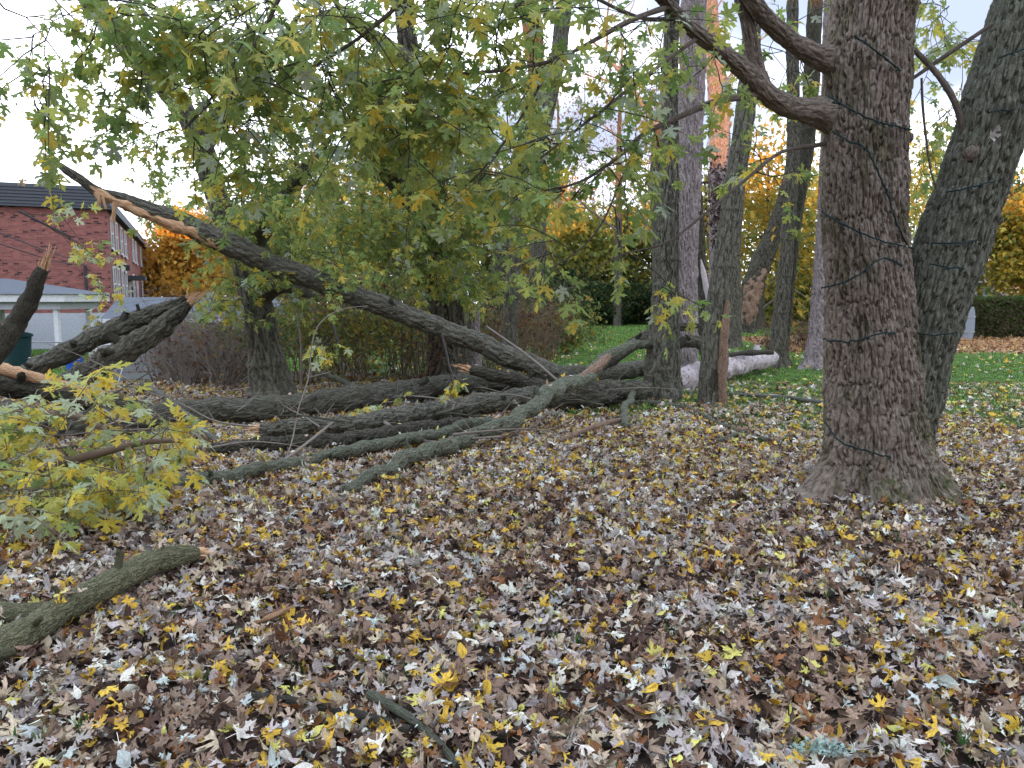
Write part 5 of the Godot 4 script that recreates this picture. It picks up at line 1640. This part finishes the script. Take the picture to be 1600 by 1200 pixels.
	var turns := [
		[[1296, 150], [1330, 172], [1370, 190], [1400, 196], [1424, 204]], [[1335, 55], [1370, 80], [1400, 105], [1426, 126]], [[1300, 205], [1330, 222], [1355, 235], [1385, 300], [1402, 352], [1420, 386]],
		[[1284, 330], [1320, 352], [1360, 370], [1400, 382], [1428, 388]], [[1283, 450], [1320, 440], [1350, 424], [1372, 406], [1395, 406], [1428, 430]], [[1286, 530], [1330, 534], [1365, 524], [1390, 520], [1435, 532]], [[1290, 660], [1312, 690], [1340, 700], [1380, 712], [1420, 718]],
	]
	for w in turns:
		var ks2 := []
		for q in w:
			var dx: float = clampf((q[0] - 1357.0) / 72.0, -0.98, 0.98)
			var front := sqrt(maxf(0.0, 1.0 - dx * dx)) * 74.0 / F * d + 0.035
			if q[1] > 640:
				front += 0.05
			ks2.append([at(q[0], q[1], d - front), 0.0065])
		wire(st, ks2)
	for w2 in [[[1560, 90], [1585, 82], [1620, 70]], [[1545, 175], [1590, 170], [1610, 168]], [[1478, 300], [1520, 292], [1565, 280]], [[1456, 380], [1500, 380], [1548, 372]], [[1452, 412], [1485, 418], [1530, 420]], [[1432, 520], [1460, 524], [1495, 518]]]:
		var ks3 := []
		for q in w2:
			var cx := lerpf(1405.0, 1605.0, (740.0 - q[1]) / 740.0) if q[1] > 480 else lerpf(1460.0, 1600.0, (470.0 - q[1]) / 440.0)
			var dx2: float = clampf((q[0] - cx) / 54.0, -0.97, 0.97)
			ks3.append([at(q[0], q[1], d - sqrt(1.0 - dx2 * dx2) * 56.0 / F * d - 0.022), 0.0065])
		wire(st, ks3)
	# leaves caught on the bark
	for s8 in [["caught_leaf", "pale dry leaf caught on a burr of the second stem", 1541, 226, 5.62, 0.10], ["caught_leaf", "small white leaf scrap caught in the wire on the trunk", 1396, 195, 5.62, 0.045]]:
		var lf := part(self, s8[0], leaf_dead[1], null)
		var sm: StandardMaterial3D = M.litter.duplicate()
		sm.resource_name = "pale_leaf"
		sm.vertex_color_use_as_albedo = false
		sm.albedo_color = lin(0.55, 0.52, 0.48)
		lf.material_override = sm
		lf.transform = Transform3D(leaf_basis(Vector3(0.3, 0.8, 0.3), Vector3(0.1, 0.4, 1), s8[5]), at(s8[2], s8[3], s8[4]))
		tag(lf, s8[1], "leaf")

func wire(o: Node3D, keys: Array) -> void:
	var mb := MB.new()
	var ks := smooth(keys, 0.03)
	for k in ks.size():
		ks[k][0] += Vector3(g(), g(), g() * 0.4) * 0.003
	tube(mb, shift(ks, o.position), 6)
	var w := part(o, "wire", mb.mesh(), M.wire)
	for k in range(3, ks.size(), 5):
		var b := MB.new()
		var p: Vector3 = ks[k][0] - o.position
		tube(b, [[p, 0.006], [p + Vector3(g() * 0.012, -0.012, 0.008), 0.006], [p + Vector3(g() * 0.018, -0.026, 0.012), 0.003]], 5)
		part(w, "bulb", b.mesh(), M.wire)

func small_things() -> void:
	# a leaf in the air at the left and a mossy tuft at the bottom edge
	var tf := thing("lichen_clump", "clump of pale blue-green lichen on a buried twig in litter", "lichen", on(gp(1282, 1192)))
	var lv := []
	for k in 160:
		var p := tf.position + Vector3(g() * 0.045, absf(g()) * 0.012 + 0.05, g() * 0.02)
		lv.append([Transform3D(leaf_basis(Vector3(g(), absf(g()), g()), Vector3(g(), 1, g()), 0.016), p), Color(0.36, 0.5, 0.44)])
	scatter(tf, "tuft", leaf_far, lv, M.litter)
	var air := part(self, "falling_leaf", leaf_fresh[0], null)
	var sm: StandardMaterial3D = M.leaf.duplicate()
	sm.resource_name = "tan_leaf"
	sm.vertex_color_use_as_albedo = false
	sm.albedo_color = lin(0.5, 0.36, 0.2)
	air.material_override = sm
	air.transform = Transform3D(leaf_basis(Vector3(0.5, -0.8, 0.2), Vector3(0, 0.4, 1), 0.07), at(30, 276, 6.5))
	tag(air, "single tan leaf in the air before the pale sky", "leaf")
